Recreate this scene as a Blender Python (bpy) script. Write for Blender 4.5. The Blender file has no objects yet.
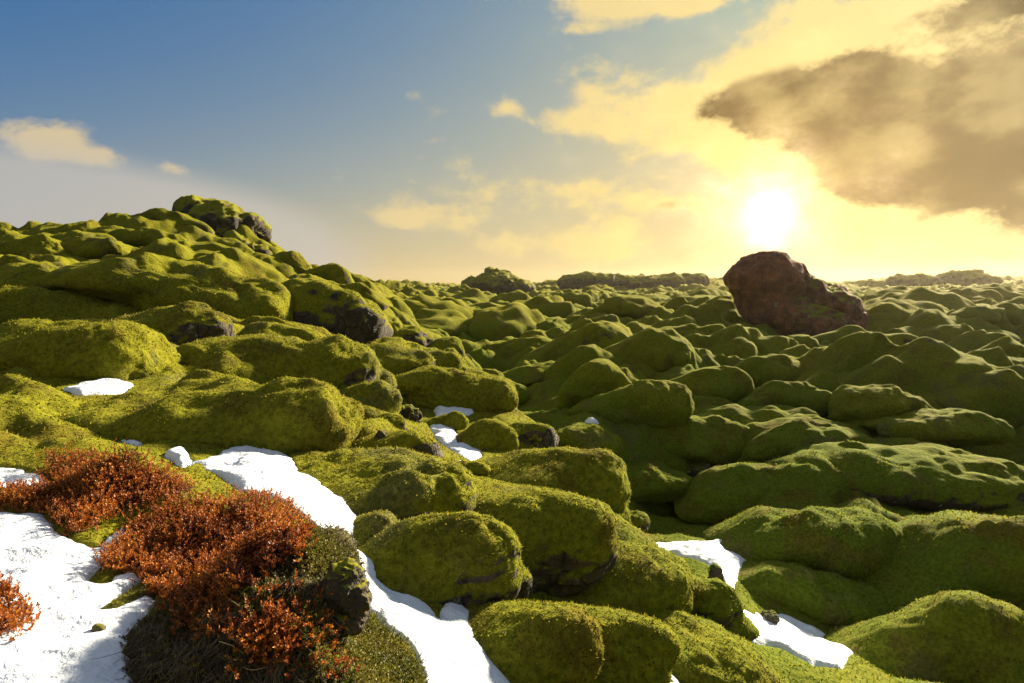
import bpy, bmesh, math, random, time
import numpy as np
from mathutils import Vector
from mathutils.bvhtree import BVHTree
T0 = time.time()
rng = np.random.default_rng(7)
random.seed(7)
S = bpy.context.scene
COL = S.collection
PI = math.pi

# ------------------------------------------------------------------ camera geometry
F = 600.0
PITCH = math.atan((341.5 - 283.0) / F)
CP, SP = math.cos(PITCH), math.sin(PITCH)


def ray(px, py):
    """world direction (unnormalised, forward component = dir[1]) of a picture point"""
    x = (np.asarray(px, float) - 512.0) / F
    v = -(np.asarray(py, float) - 341.5) / F
    return np.stack([x + 0 * v, CP + SP * v, -SP + CP * v], -1)


def at(px, py, Y):
    d = ray(px, py)
    return d * (np.asarray(Y, float) / d[..., 1])[..., None]


# ------------------------------------------------------------------ noise
def _h(ix, iy, iz, seed):
    h = (ix.astype(np.int64) * 374761393 + iy.astype(np.int64) * 668265263 + iz.astype(np.int64) * 2147483647 + seed * 1274126177) & 0xFFFFFFFF
    h = ((h ^ (h >> 13)) * 1274126177) & 0xFFFFFFFF
    h = ((h ^ (h >> 16)) * 2246822519) & 0xFFFFFFFF
    return (h ^ (h >> 15)) & 0xFFFFFFFF


def rnd(ix, iy, iz, seed):
    return _h(ix, iy, iz, seed) / 4294967296.0


def perlin2(x, y, seed=0):
    ix, iy = np.floor(x), np.floor(y)
    fx, fy = x - ix, y - iy
    ux, uy = fx * fx * fx * (fx * (fx * 6 - 15) + 10), fy * fy * fy * (fy * (fy * 6 - 15) + 10)
    z = np.zeros_like(ix)

    def g(dx, dy):
        a = rnd(ix + dx, iy + dy, z, seed) * 2 * PI
        return np.cos(a) * (fx - dx) + np.sin(a) * (fy - dy)
    n0 = g(0, 0) * (1 - ux) + g(1, 0) * ux
    n1 = g(0, 1) * (1 - ux) + g(1, 1) * ux
    return 1.4 * (n0 * (1 - uy) + n1 * uy)


def fbm2(x, y, oct=4, seed=0):
    s, a, f = 0, 1.0, 1.0
    for o in range(oct):
        s = s + a * perlin2(x * f + 17.3 * o, y * f - 9.1 * o, seed + o)
        a *= .5
        f *= 2.03
    return s


def vnoise3(p, seed=0):
    i = np.floor(p)
    f = p - i
    u = f * f * f * (f * (f * 6 - 15) + 10)
    r = 0
    for dx in (0, 1):
        for dy in (0, 1):
            for dz in (0, 1):
                ix, iy, iz = i[:, 0] + dx, i[:, 1] + dy, i[:, 2] + dz
                a = rnd(ix, iy, iz, seed) * 2 * PI
                c = rnd(ix, iy, iz, seed + 77) * 2 - 1
                s = np.sqrt(1 - c * c)
                g = np.cos(a) * s * (f[:, 0] - dx) + np.sin(a) * s * (f[:, 1] - dy) + c * (f[:, 2] - dz)
                w = (u[:, 0] if dx else 1 - u[:, 0]) * (u[:, 1] if dy else 1 - u[:, 1]) * (u[:, 2] if dz else 1 - u[:, 2])
                r = r + g * w
    return 1.5 * r


def fbm3(p, oct=4, seed=0, ridge=False):
    s, a, f = 0, 1.0, 1.0
    for o in range(oct):
        n = vnoise3(p * f + o * 11.7, seed + o)
        s = s + a * ((0.5 - np.abs(n)) * 1.4 if ridge else n)
        a *= .5
        f *= 2.07
    return s


def pillows(x, y, seed=0, k=9.0, lo=.45, hi=.95):
    """packed rounded cushions: smooth union of paraboloids on a jittered grid"""
    ix, iy = np.floor(x), np.floor(y)
    z = np.zeros_like(ix)
    s = np.zeros(x.shape)
    for dx in (-1, 0, 1):
        for dy in (-1, 0, 1):
            cx, cy = ix + dx, iy + dy
            h0 = rnd(cx, cy, z, seed)
            h1 = rnd(cx, cy, z + 1, seed)
            h2 = rnd(cx, cy, z + 2, seed)
            d2 = (cx + .14 + .72 * h0 - x) ** 2 + (cy + .14 + .72 * h1 - y) ** 2
            s += np.exp(k * (lo + (hi - lo) * h2 - d2))
    return np.log(s) / k


def sstep(e0, e1, x):
    t = np.clip((x - e0) / (e1 - e0), 0, 1)
    return t * t * (3 - 2 * t)


# ------------------------------------------------------------------ macro shape of the lava field: thin plate spline
CTRL = [  # (picture x, picture y, forward distance)
    (-250, 700, .9), (0, 700, 1.0), (150, 700, 1.05), (300, 700, 1.15), (420, 690, 1.4), (520, 690, 1.65), (650, 688, 2.1), (800, 683, 2.75),
    (0, 600, 1.3), (150, 600, 1.4), (300, 600, 1.55), (400, 565, 2.1), (480, 600, 2.05), (540, 610, 2.3), (640, 600, 3.0), (735, 640, 3.0),
    (-200, 500, 2.0), (0, 500, 1.9), (150, 500, 2.0), (300, 500, 2.2), (450, 510, 2.9), (560, 530, 3.3), (655, 560, 3.6), (700, 595, 3.4),
    (0, 430, 2.8), (120, 435, 2.9), (250, 445, 3.0), (350, 450, 3.4), (450, 450, 4.3), (540, 455, 5.2), (592, 500, 4.6), (615, 540, 4.0),
    (-200, 370, 4.3), (0, 380, 4.1), (100, 387, 4.0), (200, 400, 4.0), (300, 400, 4.6), (400, 420, 5.2), (470, 425, 5.6), (540, 430, 6.2),
    (0, 330, 6.2), (130, 350, 5.6), (230, 355, 6.0), (320, 372, 6.0), (420, 395, 6.4), (505, 405, 7.6),
    (0, 290, 9), (130, 300, 8.3), (260, 322, 7.8), (370, 352, 8), (445, 372, 9),
    (-200, 250, 13), (0, 254, 12.5), (100, 258, 12), (200, 272, 11.5), (300, 302, 11), (390, 332, 12), (452, 345, 13.5),
    (-200, 225, 17), (0, 242, 17), (50, 238, 17), (100, 233, 18), (150, 227, 18.5), (200, 222, 19), (245, 238, 20), (285, 269, 21), (320, 277, 23), (375, 286, 28), (412, 304, 29),
    # valley and the field on the right
    (640, 540, 5.4), (700, 548, 5.0), (745, 570, 4.7), (735, 610, 4.3), (800, 645, 4.0), (860, 665, 3.8), (900, 690, 3.5), (1024, 690, 3.3), (1200, 690, 3.1),
    (1024, 600, 4.4), (900, 605, 4.5), (850, 570, 5.0), (1024, 530, 5.8), (1200, 530, 5.8), (640, 490, 6.8), (700, 480, 7.3), (850, 470, 7.8), (1024, 460, 8.2), (1200, 450, 8.4),
    (590, 430, 9.5), (560, 415, 10.5), (520, 380, 15), (650, 420, 10.5), (800, 400, 12.5), (1024, 400, 12.5), (1200, 400, 12.5),
    (470, 345, 24), (530, 345, 21), (600, 368, 16.5), (680, 365, 17.5), (770, 358, 19), (880, 365, 18), (1000, 365, 18.5), (640, 330, 25), (700, 318, 29), (740, 320, 30),
    (800, 338, 27), (900, 345, 25), (960, 335, 28), (1024, 335, 29), (1200, 335, 29),
    (440, 314, 45), (550, 315, 44), (650, 312, 46), (760, 312, 46), (880, 312, 46), (1024, 312, 48), (1250, 312, 48),
    (420, 301, 80), (550, 301, 80), (700, 299, 80), (880, 300, 80), (960, 295, 80), (1024, 296, 80), (1250, 296, 80),
    (375, 291, 150), (440, 293, 150), (550, 291, 150), (700, 289, 150), (880, 291, 150), (1024, 288, 150), (1250, 288, 150),
    (340, 285, 260), (400, 284.5, 260), (450, 287, 260), (545, 286, 260), (590, 277, 260), (640, 279, 260), (700, 278, 260), (760, 285, 260), (850, 286, 260), (910, 278, 260), (970, 275, 260), (1024, 280, 260), (1250, 284, 260),
    (340, 287, 420), (500, 287, 420), (700, 287, 420), (900, 287, 420), (1200, 287, 420),
]
cx_, cy_, cz_ = [], [], []
for (px, py, Y) in CTRL:
    if px >= 510 and 9 < Y < 33 and py < 440:      # the right field stands higher than the valley floor
        Y *= .87
    elif px >= 640 and py >= 480 and (px > 800 or Y > 4.2) and px != 735:
        Y *= 1.2
    p = at(px, py, Y)
    cx_.append(p[0]); cy_.append(p[1]); cz_.append(p[2])
# hidden ground: the far foot of the left slope, and land behind the ridge, given in metres
for (x, y, z) in [(.9, 6.0, -2.6), (1.35, 5.0, -2.6), (1.9, 4.2, -2.6), (.6, 8.0, -2.6), (.1, 10.5, -2.5), (-.9, 14, -2.2), (-1.2, 19, -2.2),
                  (2.1, 3.6, -2.3), (2.2, 2.6, -2.2), (2.0, 1.5, -2.0), (-4, 27, -1.4), (-8, 33, -.9), (-14, 34, -.6), (-25, 32, .2), (-10, 60, -1.3), (-30, 60, -.5), (-25, 100, -.8),
                  (-60, 100, 0), (0, 0, -1.0), (1.2, 0, -1.45), (-1.2, 0, -.55), (3, 0, -2.1), (-3, .5, .1), (0, -1, -1.0), (2, -1, -1.6), (-2, -1, -.3)]:
    cx_.append(x); cy_.append(y); cz_.append(z)
OY = 2.6


def warp(x, y):
    R = np.maximum(y + OY, .5)
    return np.clip(x / R, -1.25, 1.25), .62 * np.log(R), R


CU, CV, CR = warp(np.array(cx_), np.array(cy_))
CQ = np.array(cz_) / CR
n = len(CU)


def ker(r2):
    return .5 * r2 * np.log(r2 + 1e-12)


A = np.zeros((n + 3, n + 3))
A[:n, :n] = ker((CU[:, None] - CU) ** 2 + (CV[:, None] - CV) ** 2) + 4e-5 * np.eye(n)
A[:n, n], A[:n, n + 1], A[:n, n + 2] = 1, CU, CV
A[n:, :n] = A[:n, n:].T
W = np.linalg.solve(A, np.concatenate([CQ, [0, 0, 0]]))
GU = np.linspace(-1.26, 1.26, 330)
GV = np.linspace(.62 * math.log(.5), .62 * math.log(600), 420)
gu, gv = np.meshgrid(GU, GV)
GQ = W[n] + W[n + 1] * gu + W[n + 2] * gv
for k in range(n):
    GQ += W[k] * ker((gu - CU[k]) ** 2 + (gv - CV[k]) ** 2)


def macro(x, y):
    u, v, R = warp(np.asarray(x, float), np.asarray(y, float))
    fu = (u - GU[0]) / (GU[1] - GU[0])
    fv = np.clip((v - GV[0]) / (GV[1] - GV[0]), 0, len(GV) - 1.001)
    iu = np.clip(fu.astype(int), 0, len(GU) - 2)
    iv = fv.astype(int)
    fu, fv = fu - iu, fv - iv
    q = (GQ[iv, iu] * (1 - fu) + GQ[iv, iu + 1] * fu) * (1 - fv) + (GQ[iv + 1, iu] * (1 - fu) + GQ[iv + 1, iu + 1] * fu) * fv
    return q * R


def cast(px, py, fn=None, ymax=400):
    """first point of the land under a picture point"""
    fn = fn or macro
    d = ray(px, py)
    ts = np.exp(np.linspace(math.log(.5), math.log(ymax), 1500))
    P = d[None, :] * (ts / d[1])[:, None]
    g = P[:, 2] - fn(P[:, 0], P[:, 1])
    k = np.nonzero(g < 0)[0]
    if len(k) == 0:
        return P[-1]
    k = k[0]
    if k == 0:
        return P[0]
    w = g[k - 1] / (g[k - 1] - g[k])
    return P[k - 1] * (1 - w) + P[k] * w


# ------------------------------------------------------------------ snow outlines (picture points laid onto the land)
SNOW = [
    ('white snow sheet filling the bottom left corner, melted round the red heather',
     [(-60, 508), (20, 513), (45, 511), (58, 530), (78, 541), (95, 545), (112, 530), (129, 520), (128, 532), (90, 576), (105, 580), (129, 568), (143, 576), (120, 592), (98, 606), (117, 608), (145, 592), (158, 597), (140, 620), (132, 650), (136, 700), (120, 760), (-60, 760)], .02),
    ('small bright snow patch at the left edge above the red heather',
     [(-40, 466), (15, 466), (35, 472), (56, 478), (46, 488), (20, 487), (-40, 492)], .02),
    ('long white snow strip running down the slope from the slope\'s middle to the bottom edge',
     [(192, 462), (215, 455), (232, 441), (270, 433), (284, 446), (300, 470), (332, 487), (354, 502), (362, 520), (360, 548), (388, 566), (415, 585), (428, 602), (438, 614), (446, 600), (464, 600), (482, 618), (484, 637), (503, 662), (528, 700), (430, 700), (412, 645), (385, 625), (366, 605), (352, 575), (330, 545), (310, 520), (280, 500), (240, 490), (212, 472)], .02),
    ('thin snow sliver beside the upper end of the long snow strip', [(165, 455), (183, 452), (192, 461), (182, 464)], .02),
    ('thin white snow sliver on yellow moss, below the round pocket of snow', [(106, 430), (128, 432), (142, 438), (136, 443), (116, 437)], .02),
    ('round pocket of snow on moss, second from the top of the left slope\'s snow spots', [(105, 404), (128, 405), (132, 415), (122, 420)], .02),
    ('topmost flat snow spot under the large left moss mound', [(71, 389), (108, 382), (126, 386), (118, 392), (82, 393)], .02),
    ('small snow patch in the hollow behind a little round mound, midway down the slope', [(436, 409), (468, 404), (472, 411), (455, 417), (438, 415)], .03),
    ('snow patch curving round the front of a little round mound, midway down the slope', [(433, 428), (448, 426), (462, 438), (478, 450), (468, 455), (452, 447), (440, 440)], .03),
    ('tiny snow fleck on yellow moss just below the curved snow patch', [(461, 465), (474, 468), (468, 472), (460, 469)], .02),
    ('broad ragged snow patch on the dark valley floor',
     [(646, 551), (655, 541), (690, 542), (706, 541), (708, 527), (716, 531), (729, 540), (750, 549), (757, 561), (742, 573), (735, 583), (738, 602), (750, 612), (782, 613), (812, 624), (838, 640), (868, 650), (845, 668), (815, 665), (780, 647), (733, 637), (738, 620), (725, 590), (715, 567), (690, 557)], .03),
    ('small flat snow fleck under the dark overhang right of the valley snow', [(880, 602), (914, 600), (907, 607), (890, 608)], .04),
    ('tiny snow fleck near the bottom right, right of the valley snow\'s tip', [(896, 643), (916, 647), (908, 650)], .04),
    ('tiny distant snow fleck in the dark hollow at the valley\'s back', [(584, 419), (596, 423), (592, 428), (584, 425)], .05),
    ('little snow edge at the bottom of the picture below the yellow slope', [(655, 676), (674, 684), (690, 700), (655, 700)], .03),
]


def sdf(poly, x, y):
    """signed distance to a polygon, positive inside"""
    P = np.asarray(poly)
    d2 = np.full(x.shape, 1e9)
    ins = np.zeros(x.shape, bool)
    for i in range(len(P)):
        a, b = P[i], P[(i + 1) % len(P)]
        ex, ey = b - a
        wx, wy = x - a[0], y - a[1]
        t = np.clip((wx * ex + wy * ey) / (ex * ex + ey * ey + 1e-12), 0, 1)
        d2 = np.minimum(d2, (wx - ex * t) ** 2 + (wy - ey * t) ** 2)
        c = (a[1] > y) != (b[1] > y)
        xi = a[0] + (y - a[1]) * ex / (ey if abs(ey) > 1e-12 else 1e-12)
        ins ^= c & (x < xi)
    d = np.sqrt(d2)
    return np.where(ins, d, -d)


snow_polys = []
for lab, pts, th in SNOW:
    c0 = np.mean(np.array(pts, float), 0)
    if np.ptp(np.array(pts)[:, 0]) < 60:
        pts = [tuple(c0 + (np.array(q) - c0) * np.array([1.25, 1.45])) for q in pts]
    H = np.array([cast(px, py) for px, py in pts])
    dist = float(np.median(H[:, 1]))
    snow_polys.append((lab, H[:, :2], th, dist))

# ------------------------------------------------------------------ the mounds: (px, py, width, height, roll, tail, rock, label)
L_ = 'moss mound'
MOUNDS = [
    (30, 250, 74, 26, 0, .2, 0, 'low moss mound on the far left skyline'),
    (90, 247, 66, 24, -4, .2, 0, 'moss mound on the left skyline between the far left mound and the hilltop'),
    (128, 228, 52, 18, -4, .2, 0, 'dark flat moss mound on the skyline left of the hilltop crag'),
    (168, 224, 56, 22, 2, .2, .1, 'rounded moss mound touching the left side of the hilltop crag'),
    (154, 239, 56, 15, 0, 0, 0, 'dark green oval moss cushion below the hilltop crag\'s left foot'),
    (210, 252, 62, 20, 14, .4, 0, 'sunlit yellow moss crest directly below the hilltop crag'),
    (60, 285, 120, 34, 4, .6, 0, 'wide low moss swell at the left edge above the long sausage mound'),
    (200, 296, 196, 74, 20, 1.0, 0, 'long sausage-shaped moss mound sloping right across the upper hillside'),
    (72, 350, 160, 62, 8, 1.0, 0, 'huge smooth moss mound at the left edge with a blunt dark right end'),
    (186, 328, 96, 50, 5, .1, .55, 'hollowed moss mound with dark bare rock under its lip'),
    (236, 412, 246, 64, 7, .9, 0, 'broadest moss mound of the hillside, just above the long snow strip'),
    (308, 366, 165, 66, 16, .8, .12, 'brownish moss mound with a rough knobbly right end, above the hillside\'s middle'),
    (322, 308, 108, 64, 20, .9, .4, 'moss mound with a rocky grey right face below the hilltop ridge'),
    (272, 300, 52, 30, 25, .5, .5, 'small rock-nosed mound at the right end of the long sausage mound'),
    (330, 281, 48, 24, 12, .2, .2, 'dark dome on the descending ridge line, right of the hilltop'),
    (290, 264, 38, 20, 20, .2, .2, 'small dark moss knob on the ridge line next to the hilltop crag'),
    (312, 288, 40, 18, 18, .3, .1, 'flat moss cushion tucked under the dark ridge dome'),
    (357, 296, 30, 20, 14, .2, .25, 'small moss knob low on the ridge line, before the far plain begins'),
    (385, 325, 27, 26, 8, 0, .1, 'small green moss ball right of the rocky-faced mound'),
    (407, 328, 36, 40, 14, .2, .3, 'tall rounded moss mound with a dark front at the ridge\'s lower end'),
    (440, 345, 40, 36, 16, .3, .25, 'moss mound at the slope\'s edge facing the far valley'),
    (438, 362, 38, 24, 20, .3, 0, 'yellow moss cushion below the mound at the slope\'s far edge'),
    (390, 361, 70, 56, 28, .6, .15, 'steep moss mound with an undercut right end in the middle of the slope'),
    (458, 389, 98, 54, 22, .9, 0, 'golden moss mound ending in two rounded lobes, above the middle snow patches'),
    (366, 398, 62, 32, 14, .4, 0, 'low golden moss pillow below the brownish mound'),
    (400, 447, 58, 50, 10, .2, .35, 'dark flat-fronted moss mound left of the middle snow patches'),
    (386, 424, 36, 22, 8, 0, .3, 'small moss knob with dark stone on top of the flat-fronted mound'),
    (450, 420, 30, 17, 6, 0, 0, 'little round moss mound between the two middle snow patches'),
    (490, 436, 46, 30, 20, .1, 0, 'golden moss mound right of the curved snow patch'),
    (528, 428, 48, 44, 22, .3, .5, 'moss mound with a dark rocky face at the slope\'s right edge'),
    (504, 391, 36, 26, 22, .4, 0, 'smooth moss pillow at the slope\'s right edge above the rocky-faced one'),
    (484, 377, 40, 16, 12, .4, .1, 'thin moss ledge at the slope\'s edge over the far valley'),
    (474, 467, 34, 14, 10, .2, .2, 'brownish flat moss lump just below the curved snow patch'),
    (388, 484, 165, 74, 12, 1.0, .08, 'long moss lip overhanging the right side of the long snow strip'),
    (376, 522, 40, 50, 5, 0, .12, 'small mossy lump wedged under the long lip beside the snow strip'),
    (452, 553, 128, 88, 10, .3, .18, 'big shaded moss mound right of the snow strip\'s lower bend'),
    (532, 530, 138, 112, 25, .5, .1, 'largest golden moss nose bulging right in the lower middle'),
    (560, 478, 110, 72, 25, .8, 0, 'smooth golden moss slope-mound behind the largest golden nose'),
    (503, 582, 60, 30, 8, 0, .45, 'crumbly dark brown lump under the big shaded mound'),
    (538, 642, 120, 98, 14, .15, 0, 'round dome of golden moss at the bottom beside the snow strip\'s end'),
    (598, 650, 130, 105, 28, .5, 0, 'brownish-gold moss mound at the bottom right of the round dome'),
    (624, 576, 112, 92, 26, .5, .05, 'two-humped moss mound right of the largest golden nose'),
    (660, 585, 60, 70, 30, .4, 0, 'narrow moss hump on the slope\'s edge left of the valley snow'),
    (690, 598, 74, 60, 28, .5, .12, 'darker moss mound directly left of the valley snow\'s narrow neck'),
    (690, 662, 195, 70, 20, .9, 0, 'broad golden moss bank along the bottom edge below the valley snow'),
    (630, 521, 38, 26, 6, 0, .15, 'small dark moss ball at the foot of the slope near the valley snow\'s left tip'),
    (597, 505, 46, 58, 32, .5, 0, 'slim moss hump on the slope\'s edge above the two-humped mound'),
    # the valley and the field on the right
    (836, 548, 160, 72, 4, .1, .04, 'large long dark green moss mound right of the valley snow'),
    (822, 597, 128, 58, 14, .1, .04, 'dark moss mound directly right of the valley snow\'s neck'),
    (930, 486, 200, 54, 4, .1, .06, 'long broad moss mound with a dark undercut at the right edge, above the valley'),
    (756, 494, 118, 52, 6, .2, 0, 'shadowy moss mound above the valley snow'),
    (1000, 560, 130, 130, -20, 0, 0, 'steep moss bank at the right edge of the picture'),
    (965, 652, 170, 95, -6, 0, 0, 'shaded moss bank filling the bottom right corner'),
    (800, 444, 96, 44, 4, .2, .05, 'moss mound with a dark stony hollow below it, centre of the right field'),
    (595, 380, 48, 30, -6, 0, 0, 'small oval moss mound on the right field\'s left edge, above the valley\'s back'),
    (640, 406, 90, 48, 0, .2, 0, 'double-lobed moss mound at the left of the right field'),
    (592, 347, 84, 42, -12, .2, .06, 'shadowed moss swell at the left end of the right field\'s crest'),
    (656, 356, 80, 36, -4, .2, 0, 'wide bright moss mound on the right field\'s crest left of the boulder'),
    (768, 369, 56, 26, 3, .1, 0, 'clean oval moss mound in front of the big boulder'),
    (788, 400, 82, 30, 4, .2, 0, 'wide moss mound below the clean oval mound in front of the boulder'),
    (714, 386, 62, 38, 6, .1, 0, 'bright green moss mound left of the oval mound in front of the boulder'),
    (842, 341, 40, 26, 4, .2, .15, 'moss mound touching the right foot of the big boulder'),
    (880, 359, 68, 44, 20, .4, .5, 'moss mound with a bare dark rock end right of the big boulder'),
    (992, 372, 50, 20, 2, 0, 0, 'flattened moss mound near the right edge, behind the bright right-edge mound'),
    (1002, 396, 62, 34, 0, 0, 0, 'bright moss mound cut by the right edge'),
    (926, 366, 44, 18, 2, 0, 0, 'little moss mound between the rock-ended mound and the right edge'),
    (700, 446, 112, 46, 4, .2, 0, 'rounded moss mound in the middle of the right field, above the shadowy one'),
    (760, 428, 120, 28, 3, .2, 0, 'low wide moss swell above the mound with the stony hollow'),
    (880, 408, 84, 30, 5, .2, .05, 'moss mound below the rock-ended mound on the right field'),
    (940, 428, 120, 34, 4, .3, 0, 'long low moss swell on the right, above the long broad mound'),
    (694, 338, 70, 24, 2, .1, 0, 'small bright crest mound left of the big boulder\'s foot'),
    (714, 330, 46, 10, 4, .1, 0, 'little sunlit mound touching the big boulder\'s left foot'),
    (960, 338, 56, 18, 0, 0, 0, 'distant moss mound between boulder and right edge, below the skyline crags'),
    (650, 482, 84, 44, 8, .2, 0, 'dim moss mound behind the slope\'s edge, left of the shadowy mound'),
    (588, 444, 64, 34, 12, .2, .05, 'dim moss mound in the hollow behind the slope\'s rocky-faced mound'),
    (528, 352, 50, 20, -4, .1, 0, 'green moss mound at the back of the valley, beside the slope\'s far edge'),
    (548, 372, 52, 18, 4, .2, 0, 'low moss mound in the valley\'s back, in front of the shadowed swell'),
    (488, 338, 36, 16, 0, .1, 0, 'small moss mound in the far valley next to the left slope'),
]
mounds = []
for (px, py, w, h, rot, tail, rock, lab) in MOUNDS:
    if rot:
        sr_ = math.sin(math.radians(rot))
        h = max(math.sqrt(max(h * h - (w * sr_) ** 2, 0)) / math.cos(math.radians(rot)), .26 * w, .42 * h)
    B = cast(px, min(py + .46 * h, 760))
    Yf = B[1]
    a = .5 * w * Yf / F
    b = min(max(.62 * a, .5 * h * Yf / F), .9 * a + .1)
    Yc = Yf + .8 * b
    a = .5 * w * Yc / F
    s = ray(px, py - .5 * h)
    s = s[2] / s[1]
    d = ray(px, py)
    xc = d[0] / d[1] * Yc
    zc = float(macro(xc, Yc))
    top = s * Yc - zc
    c2 = top * abs(top) - s * s * b * b
    c = math.sqrt(max(c2, (.26 * a) ** 2))
    c = min(c, 1.15 * a)
    mounds.append(dict(x=float(xc), y=float(Yc), z=zc, a=float(a), b=float(b), c=float(c), rot=math.radians(rot), tail=tail, rock=rock, label=lab, dist=float(Yc), wpx=w, left=bool(xc < -.1 + .36 * Yc * .9 and Yc < 14 and px < 720 and (px < 560 or py > 470))))

EM = dict(px=262, py=622, w=262, h=190)


# ------------------------------------------------------------------ full height of the land
LAND_PIL = [None]


def land(x, y, skirt=True):
    x = np.asarray(x, float)
    y = np.asarray(y, float)
    z = macro(x, y)
    D = np.hypot(x, np.maximum(y, 0)) + .5
    far = sstep(12, 60, D)
    # packed pillows at three sizes, elongated downhill and domain-warped
    wx = x + .30 * fbm2(x * .7, y * .7, 3, 11)
    wy = y + .30 * fbm2(x * .7 + 31, y * .7, 3, 12)
    p1 = pillows(wx / 1.05, wy / .85, 3, 10) - .35
    p2 = pillows(wx / .36 + 7.7, wy / .32, 5, 10) - .35
    wx3 = x + 1.1 * fbm2(x * .22, y * .22, 3, 21)
    wy3 = y + 1.1 * fbm2(x * .22 + 5, y * .22, 3, 22)
    p3 = pillows(wx3 / 2.7, wy3 / 2.3, 8, 11, .3, 1.0) - .55
    p4 = pillows(wx3 / 8.5, wy3 / 6.5, 9, 12, .2, 1.0) - .52
    near = sstep(1.6, 5.0, D)
    lw = sstep(.02, -.16, x / np.maximum(y + OY, .5)) * sstep(45, 28, y)
    amp1 = .20 + .42 * near + .25 * sstep(6, 12, D) * (1 - lw)
    amp = np.ones_like(z)
    zs = np.zeros_like(z)
    if skirt:
        for m in mounds:
            sel = (np.abs(x - m['x']) < 3.2 * m['a']) & (np.abs(y - m['y']) < 3.2 * m['b'])
            if not sel.any():
                continue
            ox, oy = (-.45 * m['a'], .25 * m['b']) if m['left'] else (0, .55 * m['b'])
            r2 = ((x[sel] - m['x'] - ox) / m['a']) ** 2 + ((y[sel] - m['y'] - oy) / m['b']) ** 2
            zs[sel] = np.maximum(zs[sel], .45 * m['c'] * np.exp(-.8 * r2))
            amp[sel] *= 1 - (.7 if m['left'] else .4) * np.exp(-.6 * r2)
    pil = amp1 * p1 * (.35 + .65 * amp) + .10 * p2 * (.5 + .5 * amp) + (1.6 - .75 * lw) * p3 * sstep(5, 14, D) * (.3 + .7 * amp) + far * (1.9 * p4 + .5 * fbm2(x * .12, y * .12, 4, 41))
    pil = pil - .12 * near
    pil = pil + (.04 + .09 * near) * (np.sqrt(perlin2(wx / .6, wy / .55, 81) ** 2 + .01) - .2) + (.015 + .025 * near) * (np.abs(perlin2(wx / .22, wy / .2, 82)) - .2)
    pil = pil + sstep(60, 180, D) * (1.6 * fbm2(x * .03, y * .03, 5, 51) + .9 * np.abs(fbm2(x * .11, y * .11, 4, 61)) - .5)
    # level under the snow
    for lab, P, th, dist in snow_polys:
        mg = .14 * max(dist, 1.0) + .1
        sel = (x > P[:, 0].min() - mg) & (x < P[:, 0].max() + mg) & (y > P[:, 1].min() - mg) & (y < P[:, 1].max() + mg)
        if not sel.any():
            continue
        sd = sdf(P, x[sel], y[sel])
        k = sstep(.0, mg * .75, -sd)
        pil[sel] = pil[sel] * k - (.05 * (1 - k)) * sstep(-.02, .05, sd)
        zs[sel] = zs[sel] * k
    LAND_PIL[0] = pil
    return z + zs + pil


# ------------------------------------------------------------------ scene helpers
def mesh_np(name, V, Fc=None, tris=None, quads=None, mats=(), parent=None, smooth=True, midx=None):
    me = bpy.data.meshes.new(name)
    V = np.asarray(V, np.float32)
    me.vertices.add(len(V))
    me.vertices.foreach_set('co', V.ravel())
    loops, starts = [], []
    off = 0
    if quads is not None and len(quads):
        q = np.asarray(quads, np.int32)
        loops.append(q.ravel()); starts.append(np.arange(len(q)) * 4); off = q.size
    if tris is not None and len(tris):
        t = np.asarray(tris, np.int32)
        loops.append(t.ravel()); starts.append(off + np.arange(len(t)) * 3)
    loops = np.concatenate(loops).astype(np.int32)
    starts = np.concatenate(starts).astype(np.int32)
    me.loops.add(len(loops))
    me.loops.foreach_set('vertex_index', loops)
    me.polygons.add(len(starts))
    me.polygons.foreach_set('loop_start', starts)
    for m in mats:
        me.materials.append(m)
    if midx is not None:
        me.polygons.foreach_set('material_index', np.asarray(midx, np.int32))
    me.polygons.foreach_set('use_smooth', np.full(len(starts), bool(smooth)))
    me.update(calc_edges=True)
    o = bpy.data.objects.new(name, me)
    COL.objects.link(o)
    if parent:
        o.parent = parent
    return o


def tag(o, label=None, cat=None, group=None, kind=None):
    if label: o['label'] = label
    if cat: o['category'] = cat
    if group: o['group'] = group
    if kind: o['kind'] = kind
    return o


def empty(name, loc):
    o = bpy.data.objects.new(name, None)
    o.location = loc
    o.empty_display_size = .2
    COL.objects.link(o)
    return o


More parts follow.
